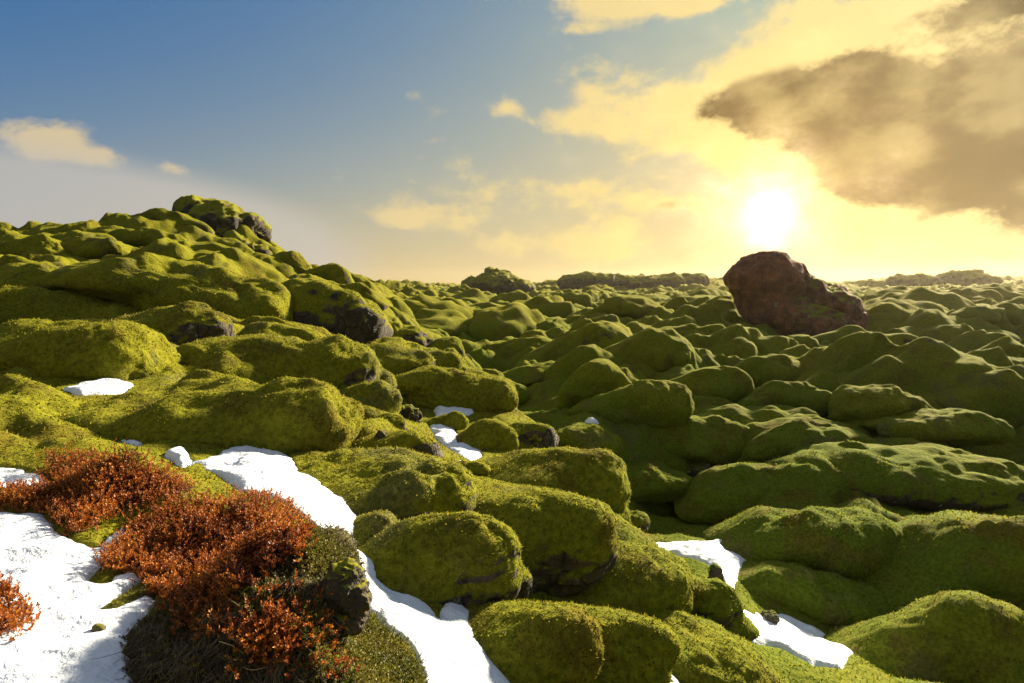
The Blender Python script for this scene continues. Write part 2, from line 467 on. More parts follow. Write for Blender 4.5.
# ------------------------------------------------------------------ materials
class NT:
    def __init__(s, tree):
        s.t = tree
        s.n = tree.nodes
        s.l = tree.links

    def node(s, typ, **kw):
        nd = s.n.new(typ)
        for k, v in kw.items():
            setattr(nd, k, v)
        return nd

    def put(s, sock, v):
        if hasattr(v, 'is_output'):
            s.l.new(v, sock)
        else:
            try:
                sock.default_value = v
            except Exception:
                sock.default_value = (*v, 1.0)

    def math(s, op, a, b=None, c=None, clamp=False):
        nd = s.node('ShaderNodeMath', operation=op, use_clamp=clamp)
        s.put(nd.inputs[0], a)
        if b is not None: s.put(nd.inputs[1], b)
        if c is not None: s.put(nd.inputs[2], c)
        return nd.outputs[0]

    def mix(s, f, a, b, blend='MIX'):
        nd = s.node('ShaderNodeMix', data_type='RGBA', blend_type=blend)
        s.put(nd.inputs[0], f)
        s.put(nd.inputs[6], a if hasattr(a, 'is_output') else (*a, 1))
        s.put(nd.inputs[7], b if hasattr(b, 'is_output') else (*b, 1))
        return nd.outputs[2]

    def noise(s, vec, scale, detail=4, rough=.55, dist=0.0):
        nd = s.node('ShaderNodeTexNoise')
        if vec is not None: s.l.new(vec, nd.inputs['Vector'])
        s.put(nd.inputs['Scale'], scale); s.put(nd.inputs['Detail'], detail); s.put(nd.inputs['Roughness'], rough); s.put(nd.inputs['Distortion'], dist)
        return nd.outputs['Fac']

    def ss(s, e0, e1, x):
        nd = s.node('ShaderNodeMapRange', interpolation_type='SMOOTHSTEP')
        s.put(nd.inputs['Value'], x); s.put(nd.inputs['From Min'], e0); s.put(nd.inputs['From Max'], e1)
        return nd.outputs[0]


def new_mat(name):
    m = bpy.data.materials.new(name)
    m.use_nodes = True
    nt = NT(m.node_tree)
    for nd in list(nt.n): nt.n.remove(nd)
    out = nt.node('ShaderNodeOutputMaterial')
    return m, nt, out


def principled(nt, col, rough=.9, spec=.2, normal=None, **kw):
    p = nt.node('ShaderNodeBsdfPrincipled')
    nt.put(p.inputs['Base Color'], col if hasattr(col, 'is_output') else (*col, 1))
    nt.put(p.inputs['Roughness'], rough)
    nt.put(p.inputs['Specular IOR Level'], spec)
    if normal is not None: nt.l.new(normal, p.inputs['Normal'])
    for k, v in kw.items():
        nt.put(p.inputs[k.replace('_', ' ')], v)
    return p


def moss_color(nt, pos):
    big = nt.noise(pos, .55, 3, .6)
    mid = nt.noise(pos, 2.6, 4, .6)
    fine = nt.noise(pos, 34, 3, .6)
    grain = nt.noise(pos, 150, 2, .6)
    yel, grn, brn, oli = (.225, .215, .011), (.082, .165, .012), (.11, .080, .014), (.140, .180, .009)
    sep = nt.node('ShaderNodeSeparateXYZ')
    nt.l.new(pos, sep.inputs[0])
    # yellower moss higher up gives way to greener moss lower down
    slope = nt.ss(-2.6, -.7, nt.math('ADD', sep.outputs[2], nt.math('MULTIPLY', nt.math('SUBTRACT', big, .5), 1.6)))
    base = nt.mix(slope, nt.mix(.25, grn, oli), nt.mix(.25, yel, oli))
    c = nt.mix(nt.ss(.42, .70, big), base, nt.mix(.5, base, yel))
    c = nt.mix(nt.math('MULTIPLY', nt.ss(.50, .68, mid), .8), c, brn)
    pat = nt.noise(pos, 1.3, 5, .65)
    c = nt.mix(nt.math('MULTIPLY', nt.ss(.56, .66, pat), .65), c, (.125, .14, .055))
    c = nt.mix(nt.math('MULTIPLY', nt.ss(.43, .33, pat), .65), c, (.12, .062, .014))
    c = nt.mix(nt.ss(.34, .66, fine), nt.mix(.45, c, (.03, .033, .005)), nt.mix(.22, c, (.30, .26, .03)))
    c = nt.mix(nt.math('MULTIPLY', nt.ss(.35, .7, grain), .5), nt.mix(.4, c, (.02, .022, .005)), c)
    return c, fine, grain


def moss_mat(name, rock=.0, rock_up=False):
    m, nt, out = new_mat(name)
    geo = nt.node('ShaderNodeNewGeometry')
    pos = geo.outputs['Position']
    c, fine, grain = moss_color(nt, pos)
    mid = nt.noise(pos, 9, 4, .6)
    ht = nt.math('ADD', nt.math('MULTIPLY', mid, .030), nt.math('ADD', nt.math('MULTIPLY', fine, .016), nt.math('MULTIPLY', grain, .007)))
    bump = nt.node('ShaderNodeBump')
    nt.put(bump.inputs['Strength'], .9); nt.put(bump.inputs['Distance'], 1.0)
    nt.l.new(ht, bump.inputs['Height'])
    p = principled(nt, c, .95, .03, bump.outputs[0], Sheen_Weight=.12, Sheen_Roughness=.5, Sheen_Tint=(.55, .52, .06, 1))
    sh = p.outputs[0]
    if rock > 0:
        sepn = nt.node('ShaderNodeSeparateXYZ')
        nt.l.new(geo.outputs['Normal'], sepn.inputs[0])
        rn = nt.noise(pos, 3.2, 5, .62)
        v = nt.math('SUBTRACT', nt.math('ADD', rn, rock * .45 - .48), nt.math('MULTIPLY', sepn.outputs[2], .42))
        fac = nt.ss(.16, .26, v)
        rb, rsh = rock_nodes(nt, pos)
        mx = nt.node('ShaderNodeMixShader')
        nt.l.new(fac, mx.inputs[0]); nt.l.new(sh, mx.inputs[1]); nt.l.new(rsh, mx.inputs[2])
        sh = mx.outputs[0]
    nt.l.new(sh, out.inputs[0])
    return m


def rock_nodes(nt, pos, warm=0.0):
    a = nt.noise(pos, 2.2, 6, .65)
    b = nt.noise(pos, 14, 5, .65)
    li = nt.noise(pos, 7.5 - 5.3 * warm, 7, .72, .6)
    g = nt.noise(pos, 60, 3, .6)
    dark = (.030 + .09 * warm, .026 + .014 * warm, .022)
    mid = (.085 + .26 * warm, .070 + .045 * warm, .055)
    c = nt.mix(nt.ss(.35, .68, a), dark, mid)
    c = nt.mix(nt.math('MULTIPLY', nt.ss(.45, .7, b), .5), c, (.12 + .05 * warm, .085, .05))
    c = nt.mix(nt.ss(.61, .66, li), c, (.26, .25, .22))
    c = nt.mix(nt.math('MULTIPLY', nt.ss(.4, .7, g), .4), c, (.02, .018, .015))
    vo = nt.node('ShaderNodeTexVoronoi', feature='DISTANCE_TO_EDGE')
    nt.l.new(pos, vo.inputs['Vector']); nt.put(vo.inputs['Scale'], 5.0)
    crack = nt.ss(.0, .06, vo.outputs['Distance'])
    c = nt.mix(crack, nt.mix(.6, c, (.012, .010, .009)), c)
    ht = nt.math('ADD', nt.math('ADD', nt.math('MULTIPLY', b, .07), nt.math('MULTIPLY', crack, .02)), nt.math('MULTIPLY', g, .025))
    bump = nt.node('ShaderNodeBump')
    nt.put(bump.inputs['Strength'], .9); nt.put(bump.inputs['Distance'], 1.0)
    nt.l.new(ht, bump.inputs['Height'])
    p = principled(nt, c, .9, .25, bump.outputs[0])
    return c, p.outputs[0]


def rock_mat(name, moss=.5, warm=0.0):
    m, nt, out = new_mat(name)
    geo = nt.node('ShaderNodeNewGeometry')
    pos = geo.outputs['Position']
    c, rsh = rock_nodes(nt, pos, warm)
    mc, fine, grain = moss_color(nt, pos)
    p = principled(nt, mc, .95, .08, None, Sheen_Weight=.12, Sheen_Roughness=.5, Sheen_Tint=(.55, .52, .06, 1))
    sepn = nt.node('ShaderNodeSeparateXYZ')
    nt.l.new(geo.outputs['Normal'], sepn.inputs[0])
    rn = nt.noise(pos, 1.6, 5, .65)
    fac = nt.ss(.62, .82, nt.math('ADD', nt.math('MULTIPLY', sepn.outputs[2], .6), nt.math('ADD', rn, moss - .62)))
    mx = nt.node('ShaderNodeMixShader')
    nt.l.new(fac, mx.inputs[0]); nt.l.new(rsh, mx.inputs[1]); nt.l.new(p.outputs[0], mx.inputs[2])
    nt.l.new(mx.outputs[0], out.inputs[0])
    return m


def blade_mat(name):
    m, nt, out = new_mat(name)
    geo = nt.node('ShaderNodeNewGeometry')
    c, fine, grain = moss_color(nt, geo.outputs['Position'])
    rv = geo.outputs['Random Per Island']
    c = nt.mix(nt.math('MULTIPLY', nt.ss(.45, 1.0, rv), .75), c, (.34, .30, .030))
    c = nt.mix(nt.math('MULTIPLY', nt.ss(.45, .0, rv), .75), c, (.030, .026, .006))
    p = principled(nt, c, .8, .15)
    tr = nt.node('ShaderNodeBsdfTranslucent')
    nt.l.new(c, tr.inputs[0])
    mx = nt.node('ShaderNodeMixShader')
    nt.put(mx.inputs[0], .45)
    nt.l.new(p.outputs[0], mx.inputs[1]); nt.l.new(tr.outputs[0], mx.inputs[2])
    nt.l.new(mx.outputs[0], out.inputs[0])
    return m


def leaf_mat(name, cols, transl=.35):
    m, nt, out = new_mat(name)
    geo = nt.node('ShaderNodeNewGeometry')
    ramp = nt.node('ShaderNodeValToRGB')
    el = ramp.color_ramp.elements
    for i, (t, c) in enumerate(cols):
        e = el[i] if i < 2 else el.new(t)
        e.position = t
        e.color = (*c, 1)
    patch = nt.noise(geo.outputs['Position'], 9, 3, .6)
    f = nt.math('ADD', nt.math('MULTIPLY', geo.outputs['Random Per Island'], .6), nt.math('MULTIPLY', nt.ss(.3, .7, patch), .4))
    nt.l.new(f, ramp.inputs[0])
    p = principled(nt, ramp.outputs[0], .55, .3)
    tr = nt.node('ShaderNodeBsdfTranslucent')
    nt.l.new(ramp.outputs[0], tr.inputs[0])
    mx = nt.node('ShaderNodeMixShader')
    nt.put(mx.inputs[0], transl)
    nt.l.new(p.outputs[0], mx.inputs[1]); nt.l.new(tr.outputs[0], mx.inputs[2])
    nt.l.new(mx.outputs[0], out.inputs[0])
    return m


def snow_mat():
    m, nt, out = new_mat('snow')
    geo = nt.node('ShaderNodeNewGeometry')
    pos = geo.outputs['Position']
    a = nt.noise(pos, 7, 4, .6)
    b = nt.noise(pos, 90, 3, .6)
    ht = nt.math('ADD', nt.math('MULTIPLY', a, .05), nt.math('MULTIPLY', b, .008))
    bump = nt.node('ShaderNodeBump')
    nt.put(bump.inputs['Strength'], .7); nt.put(bump.inputs['Distance'], 1.0)
    nt.l.new(ht, bump.inputs['Height'])
    dn = nt.noise(pos, 46, 3, .7)
    d2 = nt.noise(pos, 5, 3, .6)
    dirt = nt.math('MULTIPLY', nt.ss(.66, .73, dn), nt.ss(.42, .62, d2))
    col = nt.mix(nt.math('MULTIPLY', dirt, .8), nt.mix(nt.ss(.35, .7, a), (.64, .69, .79), (.56, .62, .74)), (.10, .07, .04))  # bluish shading is put into the snow's colour; brown specks are dirt
    p = principled(nt, col, .6, .25, bump.outputs[0])
    nt.l.new(p.outputs[0], out.inputs[0])
    return m


def plain_mat(name, c1, c2, scale=20, rough=.9):
    m, nt, out = new_mat(name)
    geo = nt.node('ShaderNodeNewGeometry')
    a = nt.noise(geo.outputs['Position'], scale, 4, .6)
    p = principled(nt, nt.mix(nt.ss(.35, .65, a), c1, c2), rough, .15)
    nt.l.new(p.outputs[0], out.inputs[0])
    return m


M_LAND = moss_mat('moss_carpet', .12)
M_MOSS = [moss_mat('moss', 0), moss_mat('moss_some_rock', .35), moss_mat('moss_half_rock', .75)]
M_ROCK = rock_mat('lava_rock', .42)
M_ROCKM = rock_mat('mossy_lava_rock', .62)
M_BOULDER = rock_mat('red_brown_rock', .16, 1.0)
M_SLAB = rock_mat('red_brown_mossy_rock', .42, .7)
M_BLADE = blade_mat('moss_tips')
M_SNOW = snow_mat()
M_HEATH = leaf_mat('heath_leaves', [(.0, (.035, .016, .006)), (.30, (.14, .032, .009)), (.60, (.38, .10, .013)), (1.0, (.54, .24, .028))])
M_TWIG = plain_mat('dead_twig', (.055, .040, .026), (.15, .12, .085), 30)
M_EARTH = plain_mat('dark_peat', (.020, .015, .010), (.055, .05, .014), 30)
M_GREENLEAF = leaf_mat('green_sprigs', [(.0, (.03, .045, .008)), (.5, (.10, .10, .012)), (1.0, (.27, .21, .03))])
M_GRASS = plain_mat('dry_grass', (.30, .22, .10), (.42, .33, .16), 10)


# ------------------------------------------------------------------ moss tips: short blades grown on near faces, in the same mesh as what they grow on
def tri_blades(V, T, N, count_scale=1.0, dmax=9.0, sel=None, dens=42000.0):
    """returns blade vertices for triangles T of V; density falls with distance"""
    P0, P1, P2 = V[T[:, 0]], V[T[:, 1]], V[T[:, 2]]
    cr = np.cross(P1 - P0, P2 - P0)
    ar = np.linalg.norm(cr, axis=1) * .5
    C = (P0 + P1 + P2) / 3
    d = np.linalg.norm(C, axis=1)
    k = dens * count_scale / np.maximum(d, 1.0) ** 2
    lam = ar * k
    # stay inside (a generous margin round) what the picture can see
    ok = (d < dmax) & (C[:, 1] > .5) & (np.abs(C[:, 0]) < .98 * C[:, 1] + .5) & (ar > 1e-12)
    if sel is not None:
        ok &= sel
    lam = np.where(ok, lam, 0)
    cnt = rng.poisson(lam)
    idx = np.repeat(np.arange(len(T)), cnt)
    if len(idx) == 0:
        return np.zeros((0, 3))
    u = rng.random((len(idx), 2))
    m = u.sum(1) > 1
    u[m] = 1 - u[m]
    B = P0[idx] + (P1[idx] - P0[idx]) * u[:, :1] + (P2[idx] - P0[idx]) * u[:, 1:]
    nn = cr[idx] / (2 * ar[idx][:, None])
    nn = np.where(nn[:, 2:3] < -.9, -nn, nn)
    dd = d[idx]
    L = (.0050 + .0022 * dd) * (.5 + rng.random(len(idx)))
    wd = L * (.40 + .3 * rng.random(len(idx)))
    lean = rng.normal(0, .75, (len(idx), 3))
    up = nn + lean + np.array([0, 0, .15])
    up /= np.linalg.norm(up, axis=1)[:, None]
    sd = np.cross(up, rng.normal(0, 1, (len(idx), 3)))
    sd /= np.linalg.norm(sd, axis=1)[:, None] + 1e-9
    B = B - nn * (L * .15)[:, None]
    out = np.empty((len(idx), 3, 3))
    out[:, 0] = B - sd * wd[:, None] * .5
    out[:, 1] = B + sd * wd[:, None] * .5
    out[:, 2] = B + up * L[:, None]
    return out.reshape(-1, 3)


# ------------------------------------------------------------------ terrain
aa = np.concatenate([np.linspace(-82, -45, 50, endpoint=False), np.linspace(-45, 45, 1120), np.linspace(45, 82, 51)[1:]])
aa = np.radians(aa)
Rs = [.9]
while Rs[-1] < 470:
    R = Rs[-1]
    Y = R - OY + .1
    step = .05 if Y < .35 else (.0056 * (Y + .85) if Y < 90 else .0075 * Y)
    Rs.append(R + step)
Rs = np.array(Rs)
NA, NR = len(aa), len(Rs)
GA, GR = np.meshgrid(aa, Rs)
tx = GR * np.sin(GA)
ty = GR * np.cos(GA) - OY
tz = land(tx.ravel(), ty.ravel()).reshape(tx.shape)
# cushions sag over their downhill sides, so their fronts are steep or overhang a little
sag = np.clip(LAND_PIL[0].reshape(tx.shape), -.25, 1.0) * sstep(3.5, 7.0, ty) * sstep(70, 30, ty)
TV = np.stack([tx + .15 * sag, ty - .35 * sag, tz], -1).reshape(-1, 3)
ii = np.arange((NR - 1) * NA).reshape(NR - 1, NA)[:, :-1].ravel()
TQ = np.stack([ii, ii + 1, ii + NA + 1, ii + NA], 1)
print('terrain', NR, NA, 'verts', len(TV), 'quads', len(TQ), round(time.time() - T0, 1))


def in_snow(x, y, mg=-.01):
    r = np.zeros(x.shape, bool)
    for lab, P, th, dist in snow_polys:
        sel = (x > P[:, 0].min()) & (x < P[:, 0].max()) & (y > P[:, 1].min()) & (y < P[:, 1].max())
        if sel.any():
            r[sel] |= sdf(P, x[sel], y[sel]) > -mg
    return r


nearq = TQ[(TV[TQ[:, 0]][:, 1] < 9.5) & (TV[TQ[:, 0]][:, 1] > .3)]
nt_ = np.concatenate([nearq[:, [0, 1, 2]], nearq[:, [0, 2, 3]]])
c0 = TV[nt_[:, 0]]
BL = tri_blades(TV, nt_, None, 1.0, 9.5, sel=~in_snow(c0[:, 0], c0[:, 1], .0))
nb = len(BL) // 3
print('terrain blades', nb)
tri_idx = (len(TV) + np.arange(len(BL))).reshape(-1, 3)
mid = np.concatenate([np.zeros(len(TQ), int), np.ones(nb, int)])
terrain = mesh_np('terrain', np.concatenate([TV, BL]), quads=TQ, tris=tri_idx, mats=(M_LAND, M_BLADE), midx=mid)
tag(terrain, 'green and yellow moss carpet over a bumpy lava field', None, None, 'structure')


# ------------------------------------------------------------------ mounds
def ico(sub):
    bm = bmesh.new()
    bmesh.ops.create_icosphere(bm, subdivisions=sub, radius=1)
    V = np.array([v.co[:] for v in bm.verts])
    T = np.array([[v.index for v in f.verts] for f in bm.faces])
    bm.free()
    return V, T


ICO = {k: ico(k) for k in (3, 4, 5, 6)}


def mound_mesh(m, seed, sub):
    V, T = ICO[sub]
    P = V.copy()
    a, b, c, tail = m['a'], m['b'], m['c'], m['tail']
    a1 = 2 * a / (2 + tail)
    nearby = m['dist'] < 5.2
    ext = (.32 if nearby else .55) if m.get('left', True) else .15
    neg = np.clip(-P[:, 0], 0, 1)
    bk = np.clip(P[:, 1], 0, 1)
    tl = min(tail + ext, 1.3)
    fall = 1 - .42 * tl * neg ** 1.4 - (.12 if m.get('left', True) else .40) * bk ** 1.5
    P[:, 0] = np.where(P[:, 0] < 0, P[:, 0] * (1 + tail + ext), P[:, 0])
    P[:, 1] = np.where(P[:, 1] > 0, P[:, 1] * (1.2 if m.get('left', True) else 1.6), P[:, 1])
    P[:, 2] = np.where(P[:, 2] > 0, np.abs(P[:, 2]) ** 1.0 * np.clip(fall, .2, 1), P[:, 2])
    c = (1.02 if nearby else .90) * c if m.get('left', True) else 1.12 * c
    S3 = np.array([a1, b, c])
    Q = P * S3
    nrm = V / S3
    nrm /= np.linalg.norm(nrm, axis=1)[:, None]
    off = np.array([seed * 3.17, seed * 1.31, seed * .77])
    sc = 1.0 / max(.5 * (a1 + c), .05)
    dsp = .20 * fbm3(Q * sc * .62 + off, 2, seed) + .06 * fbm3(Q * sc * 2.2 + off, 3, seed + 9)
    # lobes divided by soft creases
    lob = np.abs(vnoise3(Q * sc * .8 + off * 1.7, seed + 5))
    dsp = dsp + .05 * (1 - np.exp(-5 * lob)) - .06
    # bulbous lobes that meet in narrow creases
    lr = np.random.default_rng(1000 + seed)
    nl = int(lr.integers(11, 18))
    s_ = np.zeros(len(V))
    for q_ in range(nl):
        u_ = lr.normal(0, 1, 3); u_[2] = abs(u_[2]) * .8; u_ /= np.linalg.norm(u_)
        s_ += np.exp(9 * (lr.uniform(.10, .40) - .8 * ((V - u_) ** 2).sum(1)))
    dsp = dsp + (.46 if nearby else .34) * np.log(s_ + .03) / 9 - .02
    far_ = min(max((m['dist'] - 2) / 8, 0), 1)
    lump = np.sqrt(vnoise3(Q / (.24 + .34 * far_) + off, seed + 15) ** 2 + .01) * (.040 + .13 * far_) + np.abs(vnoise3(Q / (.08 + .10 * far_) + off, seed + 16)) * (.010 + .02 * far_)
    dsp = dsp + (lump - .02) / max(min(a1, 1.6 * c), .05) * np.clip(V[:, 2] * 2 + 1, 0, 1)
    Q = Q + nrm * (dsp * min(a1, 1.6 * c))[:, None]
    if m['rock'] > .3:
        rid = fbm3(Q * sc * 2.2 + off, 4, seed + 31, True)
        k = sstep(.15, -.35, V[:, 2]) * m['rock']
        Q = Q + nrm * (rid * .16 * k * a1)[:, None]
    up_ = np.clip(Q[:, 2], -.3 * c, None)
    if m.get('left', True):
        Q[:, 0] += .22 * up_; Q[:, 1] -= .10 * up_
    else:
        Q[:, 0] += .06 * up_; Q[:, 1] -= .18 * up_
    cr, sr = math.cos(-m['rot']), math.sin(-m['rot'])
    x = Q[:, 0] * cr - Q[:, 2] * sr
    z = np.clip(Q[:, 0], -1.0 * a, None) * sr + Q[:, 2] * cr
    Q = np.stack([x + a - a1, Q[:, 1], z], 1)
    return Q, T


def tgrid(x, y):
    'height of the finished land, read off its own grid'
    R = np.hypot(x, y + OY)
    g = np.arctan2(x, y + OY)
    fi = np.clip(np.interp(R, Rs, np.arange(NR)), 0, NR - 1.001)
    fj = np.clip(np.interp(g, aa, np.arange(NA)), 0, NA - 1.001)
    i, j = fi.astype(int), fj.astype(int)
    fi, fj = fi - i, fj - j
    return (tz[i, j] * (1 - fj) + tz[i, j + 1] * fj) * (1 - fi) + (tz[i + 1, j] * (1 - fj) + tz[i + 1, j + 1] * fj) * fi


def fillet(Wp, U, m):
    'flare the foot so that the moss runs on into the land; only the blunt nose keeps its undercut'
    hl = tgrid(Wp[:, 0], Wp[:, 1])
    dl = .55 * m['c'] + .03
    g = (Wp[:, 2] - hl) / dl
    w = np.exp(-np.clip(g + .15, 0, 9) ** 1.5 * 1.3)
    hx, hy = U[:, 0], U[:, 1]
    hn = np.hypot(hx, hy) + 1e-6
    hx, hy = hx / hn, hy / hn
    if m['left']:
        keep = sstep(-.2, .75, .85 * hx - .55 * hy)
    else:
        keep = sstep(.0, .9, -hy)
    k = 1.35 * (1 - .9 * keep) * w * dl * np.clip(hn, 0, 1)
    out = Wp.copy()
    out[:, 0] += hx * k
    out[:, 1] += hy * k
    h2 = tgrid(out[:, 0], out[:, 1])
    lo = out[:, 2] < h2 - .5 * dl
    out[:, 2] = np.where(out[:, 2] < h2, np.maximum(out[:, 2], h2 - .5 * dl - .02), out[:, 2])
    return out


def add_mound(m, i, name='moss_mound'):
    sub = 6 if (m['wpx'] > 70 and m['dist'] < 14) else (5 if m['wpx'] > 26 else 4)
    Q, T = mound_mesh(m, i + 1, sub)
    org = np.array([m['x'], m['y'], m['z']])
    Q = fillet(Q + org, ICO[sub][0], m) - org
    mats = [M_MOSS[0] if m['rock'] < .06 else (M_MOSS[1] if m['rock'] < .3 else M_MOSS[2]), M_BLADE]
    Wd = Q + org
    Vv = Q
    tris = T
    mi = np.zeros(len(T), int)
    if m['dist'] < 9:
        cz = Wd[T].mean(1)
        hz = land_fast(cz[:, 0], cz[:, 1])
        nz = np.cross(Wd[T[:, 1]] - Wd[T[:, 0]], Wd[T[:, 2]] - Wd[T[:, 0]])
        nz = nz[:, 2] / (np.linalg.norm(nz, axis=1) + 1e-12)
        lim = -.35 if m['rock'] < .06 else (.1 if m['rock'] < .3 else .45)
        BLm = tri_blades(Wd, T, None, 1.0, 9.0, sel=(cz[:, 2] > hz - .05) & (nz > lim - .3 * rng.random(len(nz))))
        if len(BLm):
            tris = np.concatenate([T, (len(Vv) + np.arange(len(BLm))).reshape(-1, 3)])
            mi = np.concatenate([mi, np.ones(len(BLm) // 3, int)])
            Vv = np.concatenate([Vv, BLm - org])
    o = mesh_np(name, Vv, tris=tris, mats=mats, midx=mi)
    o.location = org
    return o, Q + org, T


_lg = None


def land_fast(x, y):
    return macro(x, y)


for i, m in enumerate(mounds):
    o, _, _ = add_mound(m, i)
    tag(o, m['label'], 'moss mound', 'moss-covered lava mounds')
print('mounds', round(time.time() - T0, 1))

# far small mounds of the plain: nothing tells these apart
far_proto = []
for k in range(6):
    mm = dict(a=1.0, b=.8, c=.5, rot=0, tail=.15, rock=0, dist=30, left=False)
    Q, T = mound_mesh(mm, 200 + k, 4)
    me_o = mesh_np('moss_hummock', Q, tris=T, mats=(M_MOSS[0],))
    far_proto.append(me_o)
cnt = 0
for k in range(400):
    px, py = rng.uniform(420, 1023), 296 + 52 * rng.random() ** 1.5
    if 715 < px < 890 and py < 345:
        continue
    B = cast(px, py)
    Y = B[1]
    if not (24 < Y < 110):
        continue
    src = far_proto[cnt % 6]
    o = src if cnt < 6 else src.copy()
    if cnt >= 6:
        COL.objects.link(o)
    wm = rng.uniform(.6, 1.7) * (1 + Y / 90)
    o.location = (B[0], B[1], float(land(np.array([B[0]]), np.array([B[1]]))[0]) - .05 * wm)
    o.scale = (wm, wm * rng.uniform(.8, 1.1), wm * rng.uniform(.7, 1.2))
    o.rotation_euler = (0, 0, rng.uniform(0, 6.28))
    tag(o, 'small moss hummock among many like it on the far plain', 'moss hummock', 'moss hummocks of the far plain')
    cnt += 1
    if cnt >= 110:
        break
print('hummocks', cnt, round(time.time() - T0, 1))


# ------------------------------------------------------------------ lava rocks: ellipsoids fused by a voxel remesh, then broken up by ridged noise
def rock_mesh(balls, vox, amp, seed, freq=1.0, block=0.0):
    """balls: (x, y, z, rx, ry, rz, roll) in metres -> vertices, triangles"""
    Vs, Ts, off = [], [], 0
    for (x, y, z, rx, ry, rz, rot) in balls:
        V, T = ICO[4]
        Q = V * np.array([rx, ry, rz])
        c, s = math.cos(-math.radians(rot)), math.sin(-math.radians(rot))
        Q = np.stack([Q[:, 0] * c - Q[:, 2] * s, Q[:, 1], Q[:, 0] * s + Q[:, 2] * c], 1) + np.array([x, y, z])
        Vs.append(Q); Ts.append(T + off); off += len(V)
    tmp = mesh_np('tmp', np.concatenate(Vs), tris=np.concatenate(Ts))
    md = tmp.modifiers.new('r', 'REMESH')
    md.mode = 'VOXEL'
    md.voxel_size = vox
    bpy.context.view_layer.update()
    dg = bpy.context.evaluated_depsgraph_get()
    ev = tmp.evaluated_get(dg)
    me = ev.to_mesh()
    me.calc_loop_triangles()
    V = np.empty(len(me.vertices) * 3, np.float32); me.vertices.foreach_get('co', V)
    N = np.empty(len(me.vertices) * 3, np.float32); me.vertices.foreach_get('normal', N)
    T = np.empty(len(me.loop_triangles) * 3, np.int32); me.loop_triangles.foreach_get('vertices', T)
    V, N, T = V.reshape(-1, 3).astype(float), N.reshape(-1, 3).astype(float), T.reshape(-1, 3)
    ev.to_mesh_clear()
    bpy.data.objects.remove(tmp)
    off = np.array([seed * 2.3, seed * 5.1, seed * .9])
    d = amp * (.55 * fbm3(V * .55 * freq + off, 3, seed) + .5 * fbm3(V * 1.3 * freq + off, 5, seed + 3, True) - .25)
    if block:
        cell = np.floor(V * freq * 1.1 + .35 * np.stack([vnoise3(V * freq, seed + k) for k in (1, 2, 3)], 1))
        d = d + block * (rnd(cell[:, 0], cell[:, 1], cell[:, 2], seed) - .5)
    return V + N * d[:, None], T


def px_balls(lst, Y):
    out = []
    for (px, py, rx, ry, rot, dy, depth) in lst:
        p = at(px, py, Y + dy)
        s = (Y + dy) / F
        out.append((p[0], p[1], p[2], rx * s, depth * s, ry * s, rot))
    return out


def add_rock(name, lst, Y, vox, amp, seed, mat, freq=1.0, block=0.0, parent=None, org=None):
    V, T = rock_mesh(px_balls(lst, Y), vox, amp, seed, freq, block)
    if org is None:
        org = np.array([V[:, 0].mean(), V[:, 1].mean(), V[:, 2].min()])
    o = mesh_np(name, V - org, tris=T, mats=(mat,))
    if parent:
        o.parent = parent
    else:
        o.location = org
    return o


# the big boulder under the sun
YB = 24.5
borg = at(785, 335, YB)
bo = empty('boulder', borg)
tag(bo, 'big red-brown boulder on the skyline under the sun with a sloping mossy slab', 'boulder')
add_rock('rock_head', [(763, 279, 30, 27, 0, 0, 34), (738, 277, 11, 12, 0, 0, 16), (762, 298, 23, 26, 0, 0, 28), (782, 284, 17, 22, 0, 0, 26), (798, 276, 6, 10, 0, 0, 12), (775, 316, 26, 18, 0, -.2, 30)], YB, .065, .34, 3, M_BOULDER, .95, .05, bo, borg)
add_rock('rock_slab', [(805, 300, 32, 22, 25, .5, 38), (826, 296, 25, 13, 16, .6, 26), (858, 330, 18, 10, 30, 0, 20), (826, 309, 34, 20, 32, .2, 36), (848, 324, 24, 14, 32, 0, 30), (812, 325, 44, 18, 8, -.8, 28), (790, 318, 34, 22, 0, -.6, 24), (788, 290, 16, 14, 0, .2, 24)], YB + .3, .075, .42, 5, M_SLAB, .75, .10, bo, borg)
# hilltop crag
o = add_rock('rock_crag', [(205, 213, 22, 9, 0, 1.5, 26), (228, 224, 30, 14, 6, .6, 26), (214, 238, 22, 20, 0, .2, 18), (246, 230, 18, 13, 20, .8, 20), (243, 250, 20, 15, 20, 0, 18), (256, 258, 13, 14, 10, 0, 14), (232, 248, 24, 14, 10, .4, 20), (266, 268, 14, 10, 25, .8, 14)], 16.8, .06, .40, 8, M_ROCKM, 1.3, .16)
tag(o, 'broken dark lava crag with moss on top, crowning the left hilltop', 'rock crag')
